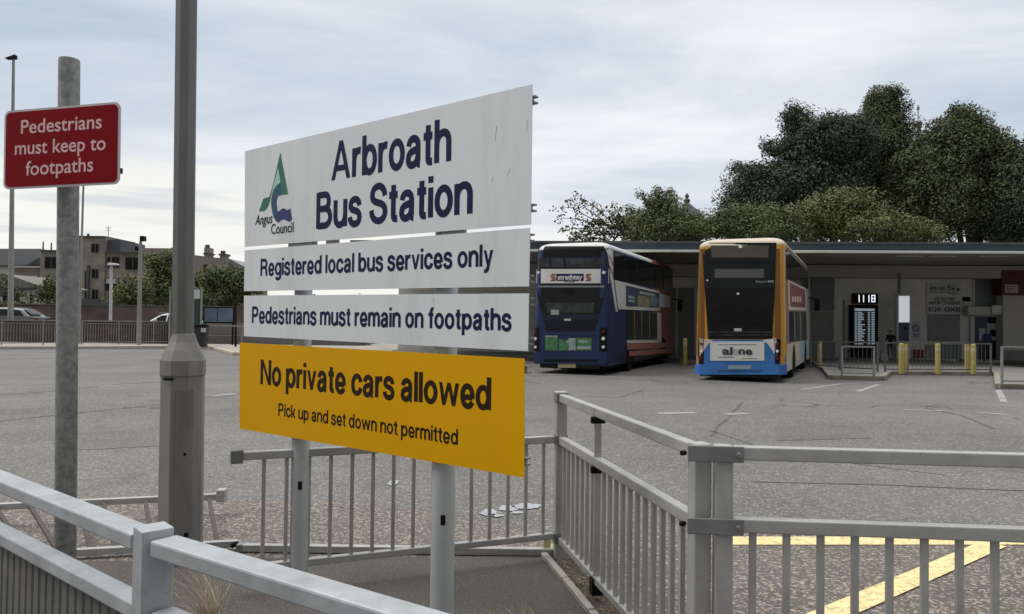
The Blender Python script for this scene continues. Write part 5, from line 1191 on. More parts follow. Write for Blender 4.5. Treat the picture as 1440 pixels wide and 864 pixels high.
for xx in (1116, 1124): B2.S4('window_bar', [(xx, 439), (xx + 1, 439), (xx + 1, 479), (xx, 479)], ALUD, .015, lw, nx=2, nz=3)
B2.S4('front_pillar', [(1134.5, 406), (1141.5, 410), (1141.5, 487), (1134.5, 487)], BWHITE, .010, nx=3)
B2.loc_patch('lower_livery', .3, 5.2, .52, 1.1, BCREAM, .009); B2.loc_patch('lower_livery', 5.2, LB_ - .24, .52, 1.12, mat('bus_pale_blue', (.30, .38, .44), .4, 0, .08, 2), .009)
B2.loc_patch('skirt', .4, LB_ - .3, .31, .52, BWHITE, .008, nz=3); B2.arches(RUBBER)
q = B2.ss(10.0, 2.2, 0); b = MB(); b.beam((q[0] - .02, q[1], 2.80), (q[0] + .30, q[1] + .12, 2.72), .05, .05); b.box((q[0] + .22, q[1] + .08, 2.25), (q[0] + .42, q[1] + .2, 2.74)); b.build('mirror', BLACK, B2.t, local=True, bevel=.02)

# ================================================================== TREES
BARK = mat('bark', (0.07, 0.055, 0.04), .95, 0, .3, 3, .5, 20)
def leaves(centres, size, spread, per, flat=.5):
    """leaf-sized rhombs scattered in clumps; arrays straight into the mesh"""
    C = np.array(centres, float); k = len(C); n = k * per
    Q = np.random.normal(0, 1, (n, 3)); ql = np.linalg.norm(Q, axis=1)[:, None]; Q = Q / ql * np.minimum(ql, 1.55) ** .8
    P = np.repeat(C[:, :3], per, 0) + Q * np.repeat(C[:, 3:4], per, 0) * spread * np.array([1, 1, flat + .25])
    nrm = Q / np.linalg.norm(Q, axis=1)[:, None] * .9 + np.random.normal(0, .55, (n, 3)); nrm[:, 2] += .35; nrm /= np.linalg.norm(nrm, axis=1)[:, None]
    u = np.cross(nrm, np.random.normal(0, 1, (n, 3))); u /= np.linalg.norm(u, axis=1)[:, None] + 1e-9; v = np.cross(nrm, u)
    s = size * np.random.uniform(.55, 1.3, (n, 1))
    V = np.stack([P - u * s, P + v * s * .55, P + u * s, P - v * s * .55], 1).reshape(-1, 3)
    return V
def mesh_np(name, V, m, parent):
    n = len(V) // 4; me = bpy.data.meshes.new(name); og = np.array(ORG[parent.name]) if parent is not None else 0
    me.vertices.add(len(V)); me.vertices.foreach_set('co', (V - og).astype(np.float32).ravel()); me.loops.add(n * 4); me.loops.foreach_set('vertex_index', np.arange(n * 4, dtype=np.int32))
    me.polygons.add(n); me.polygons.foreach_set('loop_start', np.arange(0, n * 4, 4, dtype=np.int32)); me.polygons.foreach_set('loop_total', np.full(n, 4, dtype=np.int32)); me.update(calc_edges=True); me.materials.append(m)
    o = bpy.data.objects.new(name, me); COL.objects.link(o); o.parent = parent; ORG[o.name] = Vector(og) if parent is not None else Vector(); return o
def tree(name, label, cat, D, base_px, blobs, m, leaf, clumps, per, clump_r, group=None, z0=0.0, twig=None, core=None):
    bx = atD(base_px[0], base_px[1], D); t = thing(name, label, cat, (bx.x, D, z0), 0, group); base = Vector((bx.x, D, z0)); cs = []; tk = MB(); sc1 = F / D
    top = None
    for (x, y, rx, ry) in blobs:
        c = atD(x, y, D); a, bz = rx / sc1, ry / sc1; ay = min(a, 3.5)
        nn = max(4, int(clumps * (rx * ry) ** .75 / 165))
        for _ in range(nn):
            d = np.random.normal(0, 1, 3); d /= np.linalg.norm(d); r = np.random.uniform(.45, 1.0) ** .6
            if np.random.rand() < .10: r *= np.random.uniform(1.03, 1.12)
            w_ = 1 + .22 * noise.noise((d[0] * 2.2 + c.x, d[1] * 2.2, d[2] * 2.2 + c.z))
            cs.append((c.x + d[0] * a * r * w_, c.y + d[1] * ay * r * w_, c.z + d[2] * bz * r * w_, np.random.uniform(.6, 1.3)))
        c2 = Vector(c); f = Vector((base.x * .6 + c2.x * .4, base.y, max(z0 + .6, c2.z - bz * 1.3)))
        rr = max(.03, .012 * c2.z); tk.tube(Vector((base.x, base.y, z0 + .3 * max(.5, f.z - z0))), f, rr, rr * .7, n=7); tk.tube(f, c2, rr * .7, rr * .22, n=6)
        for _ in range(5):
            d = Vector(np.random.normal(0, 1, 3)).normalized(); tk.tube(c2 - Vector((0, 0, bz * .4)), c2 + Vector((d.x * a, d.y * ay, abs(d.z) * bz)) * .85, rr * .25, .012, n=5)
    hz_ = max(atD(x, y, D).z for x, y, _, _ in blobs); r0 = max(.05, .022 * hz_)
    tk.lathe([(r0 * 1.5, z0), (r0 * 1.1, z0 + .4), (r0 * .9, z0 + (hz_ - z0) * .55)], c=(base.x, base.y), n=10)
    V = leaves(cs, leaf, clump_r, per)
    if twig:
        tv = []; 
        for (x0, y0, x1, y1, sag) in twig:
            p0, p1 = atD(x0, y0, D), atD(x1, y1, D); p1.y += random.uniform(-1.5, 1.5); pts = []
            for i in range(9):
                q = i / 8; p = p0.lerp(p1, q); p.z += sag / sc1 * math.sin(math.pi * q); p += Vector((random.gauss(0, .05), random.gauss(0, .1), random.gauss(0, .05))); pts.append(p)
            for i in range(8): tk.tube(pts[i], pts[i + 1], .05 * (1 - i / 10), .05 * (1 - (i + 1) / 10), n=5)
            for i in range(2, 9):
                for _ in range(2): p = pts[i]; tv.append((p.x + random.gauss(0, .15), p.y + random.gauss(0, .2), p.z + random.gauss(0, .12), .5))
        V = np.concatenate([V, leaves(tv, leaf * .9, clump_r, max(5, per // 4))])
    mesh_np('crown', V, m, t); tk.build('trunk', BARK, t)
    return t
FD = mat('foliage_dark', (0.050, 0.068, 0.038), .7, 0, .50, .30, leaf=.28, spec=.3)
FD2 = mat('foliage_mid', (0.072, 0.088, 0.038), .7, 0, .48, .30, leaf=.28, spec=.3)
FL = mat('foliage_olive', (0.120, 0.136, 0.048), .7, 0, .40, .45, leaf=.3, spec=.3)
FY = mat('foliage_yellow', (0.085, 0.085, 0.030), .7, 0, .3, .5, leaf=.5, spec=.3)
FG = mat('foliage_green', (0.092, 0.112, 0.044), .7, 0, .45, .45, leaf=.3, spec=.3)
G_ = 'trees behind the station'
tree('broad_tree', 'dark broad crowned tree at the left of the tall group behind the station', 'tree', 62, (1130, 470), [(1120, 230, 34, 38), (1150, 205, 40, 40), (1090, 262, 40, 32), (1055, 255, 20, 20), (1130, 275, 62, 42), (1185, 235, 38, 50), (1123, 172, 10, 22), (1060, 290, 44, 26), (1195, 198, 30, 30), (1175, 190, 26, 22)], FD, .115, 44, 200, .84, G_, twig=[(1122, 190, 1116, 148, 2), (1126, 190, 1124, 152, 1), (1130, 192, 1140, 160, 1), (1112, 195, 1102, 165, 2), (1160, 190, 1170, 166, 1), (1090, 225, 1076, 200, 2), (1060, 250, 1036, 232, 2), (1186, 185, 1192, 164, 1)])
tree('tall_tree', 'tall pointed tree whose thin top stands highest above the station', 'tree', 66, (1245, 470), [(1238, 165, 18, 26), (1236, 145, 9, 16), (1243, 178, 12, 20), (1212, 188, 26, 22), (1250, 205, 40, 36), (1225, 225, 40, 40), (1262, 252, 44, 40), (1230, 285, 55, 46), (1288, 228, 22, 20), (1215, 192, 28, 26), (1242, 206, 20, 26), (1205, 225, 52, 46)], FD2, .115, 42, 190, .80, G_, twig=[(1240, 150, 1238, 122, 1), (1244, 150, 1247, 128, 1), (1234, 155, 1226, 134, 1), (1256, 160, 1262, 134, 1), (1262, 175, 1274, 150, 1), (1222, 190, 1210, 166, 1), (1250, 155, 1254, 130, 1)])
tree('broad_tree', 'wide dark green tree right of the thin mast behind the station', 'tree', 60, (1370, 470), [(1340, 215, 40, 36), (1355, 178, 12, 22), (1372, 185, 16, 18), (1385, 225, 40, 40), (1325, 265, 50, 50), (1385, 280, 55, 50), (1310, 300, 50, 40), (1412, 250, 24, 26), (1324, 216, 20, 26), (1400, 228, 28, 30), (1330, 200, 22, 24), (1303, 250, 42, 46)], FD2, .115, 44, 190, .82, G_, twig=[(1352, 180, 1350, 150, 1), (1356, 180, 1358, 154, 1), (1370, 185, 1376, 166, 1), (1340, 190, 1332, 166, 1), (1390, 200, 1400, 180, 1), (1410, 220, 1424, 204, 1), (1384, 190, 1388, 172, 1)])
tree('broad_tree', 'dark tree cut off by the right edge of the picture behind the station', 'tree', 58, (1460, 470), [(1448, 268, 44, 44), (1428, 262, 26, 30), (1425, 300, 36, 36), (1480, 260, 50, 50), (1440, 320, 50, 30), (1540, 300, 60, 60)], FD, .115, 44, 190, .82, G_)
tree('bushy_tree', 'low olive green tree directly above the canopy right of the gold bus', 'tree', 52, (1200, 470), [(1160, 305, 40, 24), (1200, 300, 36, 28), (1235, 315, 34, 20), (1130, 312, 30, 20), (1262, 325, 22, 14), (1170, 285, 20, 14), (1290, 328, 26, 12), (1205, 325, 66, 16)], FL, .095, 46, 150, .62, G_)
tree('bushy_tree', 'low olive green tree seen just above the roof of the gold bus', 'tree', 50, (1055, 470), [(1060, 312, 34, 20), (1020, 318, 26, 18), (1095, 315, 26, 18), (1060, 330, 60, 12)], FG, .095, 46, 150, .62, G_)
tree('bushy_tree', 'spreading olive tree around the small pointed roof left of the gold bus', 'tree', 54, (945, 470), [(935, 310, 34, 26), (965, 322, 34, 14), (900, 318, 28, 20), (985, 318, 22, 16), (940, 328, 66, 14), (925, 292, 18, 14)], FG, .095, 42, 135, .58, G_, twig=[(930, 310, 900, 272, 4), (940, 300, 948, 265, 2), (925, 300, 920, 268, 3), (945, 300, 938, 276, 2), (905, 310, 885, 296, 4)])
tree('sparse_tree', 'thin yellowish tree with sky showing through long twigs above the blue bus', 'tree', 48, (850, 470), [(850, 326, 26, 16), (875, 322, 24, 16), (820, 332, 22, 10)], FY, .12, 20, 30, .42, G_, twig=[(865, 330, 800, 286, 8), (860, 325, 786, 292, 6), (860, 330, 783, 309, 8), (865, 335, 790, 326, 6), (870, 325, 812, 277, 6), (875, 320, 838, 298, 5), (870, 330, 800, 338, 4), (880, 325, 862, 290, 3), (875, 325, 825, 310, 5)])
# small pointed roof and mast behind the trees
D_ = 75; p = atD(966, 285, D_); sr_ = thing('roof_spire', 'small dark pointed roof with finial poking out of the olive tree', 'spire', (p.x, D_, 0)); zA, zB, zC = atD(966, 304, D_).z, atD(966, 283, D_).z, atD(966, 272, D_).z
b = MB(); b.rbox((p.x, D_), 2.2, 2.2, 0, zA); b.build('tower', mat('dark_stone', (.07, .065, .06), .9, 0, .2, 1), sr_)
b = MB(); b.add([(p.x - 1.3, D_ - 1.3, zA), (p.x + 1.3, D_ - 1.3, zA), (p.x + 1.3, D_ + 1.3, zA), (p.x - 1.3, D_ + 1.3, zA), (p.x, D_, zB)], [(0, 1, 4), (1, 2, 4), (2, 3, 4), (3, 0, 4), (3, 2, 1, 0)]); b.build('roof', ROOFF, sr_)
b = MB(); b.lathe([(.22, zB - .3), (.34, zB + .1), (.12, zB + .3), (.24, zB + .5), (.05, zC)], c=(p.x, D_), n=10); b.build('finial', ROOFF, sr_)
D_ = 70; p = atD(1291, 190, D_); ma = thing('thin_mast', 'thin mast with a ball rising above the trees behind the station', 'mast', (p.x, D_, 0)); zA = atD(1289, 148, D_).z; zB = atD(1288, 174, D_).z
b = MB(); b.tube((p.x, D_, 0), (p.x, D_, zA), .09, .05, n=8); b.tube((p.x, D_, zA - .45), (p.x, D_, zA - .2), .13, .13, n=8); b.build('pole', ALUD, ma)
b = MB(); b.lathe([(.05, zB - .42), (.30, zB - .3), (.42, zB), (.34, zB + .18), (.08, zB + .26)], c=(p.x, D_), n=14); b.build('ball', ALUD, ma, smooth=True)

# ================================================================== LEFT BACKGROUND
STONE = brick('stone_wall', (.255, .225, .19), (.215, .19, .16), (.2, .18, .155), bw=.9, bh=.32); STONE2 = mat('render_tan', (.23, .205, .175), .9, 0, .12, .5, .2, 6)
SLATE = mat('slate', (.21, .215, .225), .6, 0, .12, 1.2, .2, 8, stretch=(1, 1, 6)); SLATED = mat('slate_dark', (.075, .082, .088), .7, 0, .12, 1)
WIN = mat('window_glass', (.014, .014, .015), .2, 0, .4, .5, spec=.1); WHARL = mat('white_harl', (.58, .57, .53), .9, 0, .06, 1); BRK = brick('red_brick', (.125, .075, .055), (.095, .06, .045), (.13, .115, .1), bw=.24, bh=.085)
RBL = brick('rubble_wall', (.085, .064, .052), (.045, .036, .031), (.03, .027, .025), bw=.5, bh=.22)
def pbox(x0, y0, x1, y1, D, t, m, name, parent, zb=None, mbx=None):
    a = atD(x0, (y0 + y1) / 2, D).x; c = atD(x1, (y0 + y1) / 2, D).x; z1_ = atD((x0 + x1) / 2, y0, D).z; z0 = atD((x0 + x1) / 2, y1, D).z if zb is None else zb
    b = mbx or MB(); b.box((a, D, z0), (c, D + t, z1_)); return b if mbx else b.build(name, m, parent)
def win(x0, y0, x1, y1, D, parent, blind=False):
    f = pbox(x0 - .6, y0 - .6, x1 + .6, y1 + .8, D - .06, .05, mat('window_frame', (.12, .11, .10), .6), 'window', parent)
    pbox(x0, y0, x1, (y1), D - .075, .01, WIN, 'pane', f)
    if x1 - x0 > 6: xm = (x0 + x1) / 2 + .8; pbox(xm - .35, y0, xm + .35, y1, D - .09, .012, mat('window_frame', (.12, .11, .10), .6), 'mullion', f)
    if blind: pbox(x0 + .6, y0 + .5, x1 - .6, (y0 * .55 + y1 * .45), D - .088, .01, PAPER, 'blind', f)
DB = 88.0
bs = thing('stone_building', 'brown stone flat roofed building with stepped tower block behind the red sign', 'building', (atD(135, 446, DB).x, DB, .6))
pbox(107, 333, 147, 440, DB, 7, STONE, 'tower', bs, .6); pbox(146.6, 337.5, 169, 358, DB + .5, 6, SLATED, 'stair_housing', bs)
pbox(147.2, 355.5, 243, 440, DB + .2, 10, STONE, 'wall', bs, .6); pbox(146.6, 354.3, 244, 356, DB - .1, .6, SLATED, 'parapet', bs); pbox(106.5, 331.8, 147.4, 333.6, DB - .15, 7.2, SLATED, 'parapet', bs)
pbox(56, 353, 107, 440, DB + .2, 9, STONE2, 'wall', bs, .6); pbox(55.5, 351.8, 107, 353.6, DB, 9, SLATED, 'parapet', bs); pbox(18, 380, 56, 440, DB + .6, 8, STONE2, 'wall', bs, .6); pbox(17, 374.5, 56, 376.5, DB + .3, 8, CREAM, 'parapet', bs); pbox(17, 376.5, 56, 381, DB + .5, .3, STONE2, 'parapet', bs)
for w_ in ((63, 362, 79, 377), (105.5, 361, 112, 374), (151, 362, 154.5, 376), (157.5, 362, 167, 376), (176.5, 362.5, 195, 379)): win(*w_, DB)if False else win(*w_, DB + .2 if w_[0] != 105.5 else DB + .2, bs)
for w_ in ((128.5, 343.5, 138, 354.5), (129.5, 379, 137.5, 391), (129.5, 408, 137, 421), (108.5, 389, 112, 392), (108.5, 400, 112, 408)): win(*w_, DB, bs)
win(148.5, 391.5, 166.5, 408.5, DB + .2, bs, True); win(44, 387, 53, 400, DB + .6, bs, True)
pbox(121.5, 373, 124.5, 424, DB - .25, .25, SLATED, 'flue', bs); pbox(118.5, 381, 119.7, 424, DB - .2, .2, SLATED, 'downpipe', bs)
pbox(107, 421, 165, 432, DB - 1.2, .9, SLATED, 'yard_wall', bs)
for xa, yt in ((60.5, 340), (72, 341.5)):
    b = MB(); p = atD(xa, 353, DB + 3); b.tube((p.x, DB + 3, p.z), (p.x, DB + 3, atD(xa, yt, DB + 3).z), .10, .07, n=8); b.build('flue', SLATED, bs)
p = atD(152, 338, DB + 2); b = MB(); zt_ = atD(152, 318, DB + 2).z; b.tube((p.x, DB + 2, p.z - .2), (p.x, DB + 2, zt_), .035, n=6)
for k in range(3): b.tube((p.x - .35, DB + 2, zt_ - .15 - .2 * k), (p.x + .35, DB + 2, zt_ - .15 - .2 * k), .02, n=5)
b.build('aerial', SLATED, bs); b = MB(); p = atD(124, 333, DB + 2); b.tube((p.x, DB + 2, p.z - .2), (p.x, DB + 2, p.z + .35), .15, n=8); b.build('vent_cowl', SLATED, bs)
pbox(184, 347, 198, 356, DB + 4, 2, SLATED, 'chimney', bs) if False else None
# terrace to the right
tr_ = thing('stone_terrace', 'tan stone terrace with two chimneys and sloping slate roof behind the lamp column', 'building', (atD(280, 446, 84).x, 84, .6))
b = MB(); 
def poly_wall(pts, D, t): return [Vector((atD(x, y, D).x, D, atD(x, y, D).z)) for x, y in pts]
b.prism([*poly_wall([(203, 356), (243, 355.5), (270, 358.5), (290, 361), (318, 364), (318, 440), (203, 440)], 84, 8)], (0, 8, 0)); b.build('wall', STONE2, tr_)
b = MB(); b.prism(poly_wall([(200, 349), (243, 349.5), (243, 356.5), (200, 357.2)], 84.9, 3), (0, 4, 0)); b.build('roof', STONE2, tr_)
b = MB(); b.prism(poly_wall([(317, 364), (322, 364), (347, 377), (347, 380), (317, 377.5)], 85, 3), (0, 6, 0)); b.build('roof', SLATE, tr_)
b = MB(); b.prism(poly_wall([(318, 377.6), (352, 380), (352, 440), (318, 440)], 85.2, 3), (0, 6, 0)); b.build('wall', STONE2, tr_)
for (x0, y0, x1, y1) in ((287, 348.5, 294.5, 361), (309, 357, 316.5, 366)):
    c_ = pbox(x0, y0, x1, y1, 84.6, 1.2, STONE2, 'chimney', tr_); pbox(x0 - 1.6, y0 + (0 if x0 > 300 else 7.5), x1 + 1.2, y0 + (2.5 if x0 > 300 else 9.5), 84.5, 1.4, SLATED, 'cap', c_)
    for i in range(3):
        b = MB(); p = atD(x0 + 1.5 + i * 2.2, y0, 85); b.tube((p.x, 85.2, p.z), (p.x, 85.2, p.z + .35), .11, .09, n=8); b.build('chimney_pot', BRK, c_)
win(286.5, 372.5, 290, 384, 84, tr_)
# pale slate roof far left
lh = thing('slate_roofed_house', 'house with wide pale slate roof at the far left behind the lamp post', 'house', (atD(10, 446, 96).x, 96, .6))
b = MB(); b.prism(poly_wall([(-80, 350), (56, 350), (56, 362), (36, 373), (-80, 373)], 96, 1), (0, 5, 0)); b.build('roof', SLATE, lh)
b = MB(); b.prism(poly_wall([(36, 373), (56, 362.5), (56, 365), (38, 375), (-80, 375), (-80, 373)], 95.8, 1), (0, .4, 0)); b.build('verge', SLATED, lh); pbox(-80, 375, 57, 440, 96.3, 5, WHARL, 'wall', lh, .6)
bw = thing('bungalow', 'small white bungalow with grey hipped roof behind the parked silver car', 'house', (atD(20, 440, 66).x, 66, .6))
pbox(-70, 408, 50, 440, 66, 6, WHARL, 'wall', bw, .6)
b = MB(); ra2 = poly_wall([(-75, 408), (62, 404), (8, 385.5), (-75, 384)], 65.6, 1); b.prism(ra2, (0, 7, 0)); b.build('roof', mat('bungalow_roof', (.165, .16, .15), .85, 0, .15, 2), bw); pbox(-70, 405, 60, 407.4, 65.3, .25, mat('gutter_dark', (.06, .065, .06), .6), 'gutter', bw)
win(42, 414, 46, 426, 66, bw); win(5, 412, 26, 424, 66, bw)
# garden / boundary walls and hedges
wl = thing('brick_wall', 'long dark brick boundary wall across the road behind the parked cars', 'wall', (atD(120, 440, 55).x, 55, .6))
pbox(-120, 431.5, 640, 452, 55, .35, BRK, 'wall_face', wl, .6); pbox(-120, 430.4, 640, 431.6, 54.95, .45, mat('coping', (.12, .105, .09), .9), 'coping', wl)
rw_ = thing('rubble_wall', 'low rubble retaining wall directly behind the left railings', 'wall', (atD(120, 450, 43.4).x, 43.4, 0))
pbox(-300, 451.5, 262, 486, 43.4, .5, RBL, 'wall_face', rw_, .13); pbox(-300, 449.6, 262, 451.6, 43.35, .6, mat('coping_stone', (.10, .095, .088), .9, 0, .2, 2), 'coping', rw_)
tw = thing('low_wall', 'low tan rendered wall behind the litter bin left of the big sign', 'wall', (atD(310, 460, 45).x, 45, 0)); pbox(262.5, 455, 520, 486, 45, .4, mat('tan_wall', (.20, .175, .15), .9, 0, .15, 1), 'wall_face', tw, .13)
# shrubs
GL_ = 'trees and shrubs across the road'
tree('bushy_tree', 'rounded olive shrub in front of the stone building left of floodlight pole', 'tree', 60, (186, 445), [(186, 410, 22, 18), (172, 420, 16, 12), (198, 402, 12, 14), (190, 424, 24, 8)], FL, .11, 60, 70, .45, GL_, .6)
tree('upright_tree', 'taller green tree just right of the floodlight pole before the terrace', 'tree', 62, (222, 445), [(218, 385, 16, 20), (232, 375, 13, 18), (226, 410, 22, 22), (240, 395, 14, 22), (212, 366, 7, 8), (238, 365, 8, 8)], FG, .11, 60, 70, .45, GL_, .6)
tree('bushy_tree', 'dense green shrub behind the blue panel left of the big sign', 'tree', 58, (310, 445), [(300, 395, 20, 18), (322, 392, 20, 16), (285, 402, 14, 20), (335, 405, 20, 22), (308, 415, 34, 18), (352, 395, 20, 22)], FG, .11, 60, 70, .45, GL_, .6)
tree('bushy_tree', 'small green shrub between bungalow and red sign post', 'tree', 62, (68, 445), [(68, 408, 9, 15), (62, 418, 12, 10), (76, 416, 10, 12), (72, 398, 5, 8)], FG, .11, 70, 60, .4, GL_, .6)
tree('sapling', 'thin pale leaved sapling beside the tall street lamp at the left edge', 'tree', 57, (8, 445), [(8, 408, 10, 16), (20, 415, 10, 12), (-4, 400, 8, 12), (30, 420, 8, 8)], FY, .10, 40, 24, .35, GL_, .6)
tree('hedge', 'trimmed dark hedge along the road in front of the bungalow', 'hedge', 56.5, (25, 440), [(-10, 432, 26, 6), (25, 432, 26, 6), (55, 433, 18, 6), (80, 433, 14, 5)], FD2, .09, 90, 60, .3, None, .6)
# wood far beyond the yard, mostly hidden by the big sign
wd = []
for i in range(150):
    xx = 352 + 400 * random.random(); q = atD(xx, 430, 95 + random.uniform(-4, 4)); hh = 3.2 + 1.8 * noise.noise((xx * .02, 1.1, 0)) 
    wd.append((q.x, q.y, .6 + random.uniform(.3, 1) * hh, random.uniform(.8, 1.4)))
fw = mesh_np('distant_trees', leaves(wd, .2, .9, 60), FG, None); fw['kind'] = 'stuff'
# cars
def car(label, loc, rz, paint):
    t = thing('parked_car', label, 'car', loc, rz)
    prof = [(-2.15, .32), (-2.2, .62), (-2.1, .80), (-1.35, .96), (-.72, 1.36), (-.3, 1.46), (.5, 1.48), (1.25, 1.40), (1.85, .96), (2.12, .93), (2.18, .55), (2.1, .32)]
    b = MB(); n = len(prof); vs_ = []
    for sx, wid in ((-1, .72), (-1, .88), (1, .88), (1, .72)):
        for (x, z) in prof:
            w_ = .88 if z < .96 else .88 - .22 * (z - .96) / .5
            if wid == .72: w_ -= .06
            vs_.append((x * (.985 if wid == .72 else 1), sx * w_, z + (0 if wid == .88 else (.012 if z > 1.3 else 0))))
    order = [1, 0, 3, 2]
    R1 = [vs_[i * n:(i + 1) * n] for i in range(4)]
    b.v = sum([R1[1], R1[0], R1[3], R1[2]], [])
    for k in range(3):
        for i in range(n):
            j = (i + 1) % n; b.f.append((k * n + i, k * n + j, (k + 1) * n + j, (k + 1) * n + i))
    for o_ in (0, 3 * n): b.f += [tuple(o_ + q_ for q_ in (0, 1, 2, 3, 8, 9, 10, 11)), tuple(o_ + q_ for q_ in (3, 4, 5, 6, 7, 8))]
    b.mi = [0] * len(b.f)
    bo = b.build('body', paint, t, local=True, bevel=.03); bm = bmesh.new(); bm.from_mesh(bo.data); bmesh.ops.recalc_face_normals(bm, faces=bm.faces[:]); bm.to_mesh(bo.data); bm.free()
    def wq_(x, z, sx, o=.012): w_ = .88 - (.22 * (z - .96) / .5 if z > .96 else 0); return (x, sx * (w_ + o), z)
    for sx in (-1, 1):
        for q in ([(-1.15, .98), (-.28, .98), (-.28, 1.36), (-.62, 1.34)], [(-.20, .98), (.62, .98), (.62, 1.38), (-.20, 1.38)], [(.70, .98), (1.52, .98), (1.16, 1.32), (.70, 1.37)]):
            v4 = [wq_(x, z, sx) for x, z in q]; b = MB(); b.prism(v4, (0, -sx * .03, 0)); b.build('window', GLASS, t, local=True)
        for xw in (-1.35, 1.35):
            b = MB(); b.lathe([(.2, -.1), (.31, -.1), (.33, -.06), (.33, .06), (.31, .1), (.2, .1)], n=20); b.v = [(xw + v[0], sx * .80 + v[2], .33 + v[1]) for v in b.v]; wo = b.build('wheel', RUBBER, t, local=True, smooth=True)
            b = MB(); b.lathe([(.02, .10), (.2, .115), (.22, .09)], n=16); b.v = [(xw + v[0], sx * (.80 + v[2]), .33 + v[1]) for v in b.v]; b.build('rim', SILVER, wo, local=True)
        b = MB(); b.beam((-.85, sx * .62, 1.50), (1.0, sx * .62, 1.50), .03, .03) ; b.build('roof_rail', SILVER, t, local=True)
        b = MB(); b.box((-1.0, sx * .90, .98), (-.85, sx * 1.02, 1.1)); b.build('mirror', paint, t, local=True, bevel=.02)
    b = MB(); b.prism([(-1.30, -.66, .985), (-1.30, .66, .985), (-.76, .56, 1.355), (-.76, -.56, 1.355)], (-.02, 0, .012)); b.build('windscreen', GLASS, t, local=True)
    b = MB(); b.prism([(1.80, -.64, 1.08), (1.80, .64, 1.08), (1.32, .56, 1.385), (1.32, -.56, 1.385)], (.02, 0, .012)); b.build('rear_window', GLASS, t, local=True)
    for sx in (-1, 1):
        b = MB(); b.box((-2.215, sx * .5, .62), (-2.16, sx * .8, .76)); b.build('headlight', LAMPW, t, local=True, bevel=.02); b = MB(); b.box((2.10, sx * .55, .72), (2.19, sx * .82, .88)); b.build('tail_light', LAMPR, t, local=True, bevel=.02)
    return t
SILV = mat('paint_silver', (.20, .205, .215), .3, .5, .04, 2, coat=.5); PWH = mat('paint_white', (.78, .79, .8), .3, 0, .03, 2, coat=.5)
p = atD(8, 440, 47); car('silver car with roof rails parked on the raised road behind the left railings', (p.x + .15, 47, .66), math.radians(2), SILV)
p = atD(245, 444, 48.5); car('white car showing its bonnet and windscreen beside the lamp column', (p.x + .15, 48.5, .45), math.radians(0), PWH)

# left pedestrian railings: panels, each a thing
rl0 = atZ(-60, 486.5, .13); rl1 = atZ(262, 483.5, .13); rl0.z = rl1.z = .13; dR = (rl1 - rl0); LR = dR.length; dR.normalize(); nP = 6; pl_ = LR / nP; azR = math.atan2(dR.y, dR.x)
RSTEEL = mat('railing_grey', (.25, .24, .225), .6, .3, .15, 3)
HR = atD(120, 450.5, 40.5).z - .13
pr_ = thing('pedestrian_railing', 'grey pedestrian railing panel at the left edge of the picture', 'railing', rl0, azR, 'pedestrian railing panels on the far kerb')
b = MB(); b.box((-.025, -.025, 0), (.025, .025, HR)); b.build('post', RSTEEL, pr_, local=True)
for z in (HR - .03, .12): b = MB(); b.box((.03, -.022, z - .025), (pl_ - .03, .022, z + .025)); b.build('top_rail' if z > .5 else 'bottom_rail', RSTEEL, pr_, local=True)
b = MB(); b.box((.03, -.018, HR - .2), (pl_ - .03, .018, HR - .17)); b.build('middle_rail', RSTEEL, pr_, local=True)
meb = baluster_mesh(.02, .014, HR - .18 - .15); meb.materials[0] = RSTEEL
nb2 = int(pl_ / .125)
for i in range(1, nb2): o = bpy.data.objects.new('baluster', meb); COL.objects.link(o); o.parent = pr_; o.location = (i * pl_ / nb2, 0, .145)
labs = ['grey pedestrian railing panel left of the red sign post', 'grey pedestrian railing panel behind the red sign post', 'grey pedestrian railing panel right of the red sign post', 'grey pedestrian railing panel below the floodlight pole', 'grey pedestrian railing panel left of the lamp column']
for i in range(1, nP): c = copy_tree(pr_); c.location = rl0 + dR * (pl_ * i); c['label'] = labs[i - 1]
hr0 = atD(268, 457.3, 40); hr1 = atD(342, 459, 39); hn = thing('hand_rail', 'single pale hand rail between litter bin and big sign', 'railing', (hr0.x, hr0.y, .13))
b = MB(); b.beam(hr0, hr1, .06, .06); b.build('rail', RSTEEL, hn)
for q in (hr0.lerp(hr1, .02), hr0.lerp(hr1, .98)): b = MB(); b.tube((q.x, q.y, .13), (q.x, q.y, q.z - .03), .03, n=8); b.build('post', RSTEEL, hn)
# poles
POLEG = mat('pole_grey', (.26, .26, .25), .6, .2, .12, 2)
def pole(name, label, cat, x_top, y_top, x_bot, y_bot, D, z0, r0, r1):
    a = atD(x_top, y_top, D); c = atD(x_bot, y_bot, D); sl = (a.x - c.x) / (a.z - c.z); bx = c.x + sl * (z0 - c.z); t = thing(name, label, cat, (bx, D, z0)); b = MB(); b.tube((bx, D, z0), a, r0, r1, n=12); b.build('column', POLEG, t, smooth=True); return t, a
t, a = pole('street_lamp', 'tall thin street lamp with small angled head at the left edge', 'street lamp', 19, 84, 15, 440, 44.5, .13, .17, .075)
b = MB(); b.hexa([(a.x - .44, 44.3, a.z + .02), (a.x + .12, 44.3, a.z + .05), (a.x + .12, 44.7, a.z + .05), (a.x - .44, 44.7, a.z + .02), (a.x - .3, 44.35, a.z + .1), (a.x + .14, 44.35, a.z + .28), (a.x + .14, 44.65, a.z + .28), (a.x - .3, 44.65, a.z + .1)]); b.build('lamp_head', BLACK, t, bevel=.02)
t, a = pole('street_lamp', 'thin grey street lamp partly hidden by the red sign with stepped base', 'street lamp', 119, 205, 111, 470, 42, .13, .075, .05)
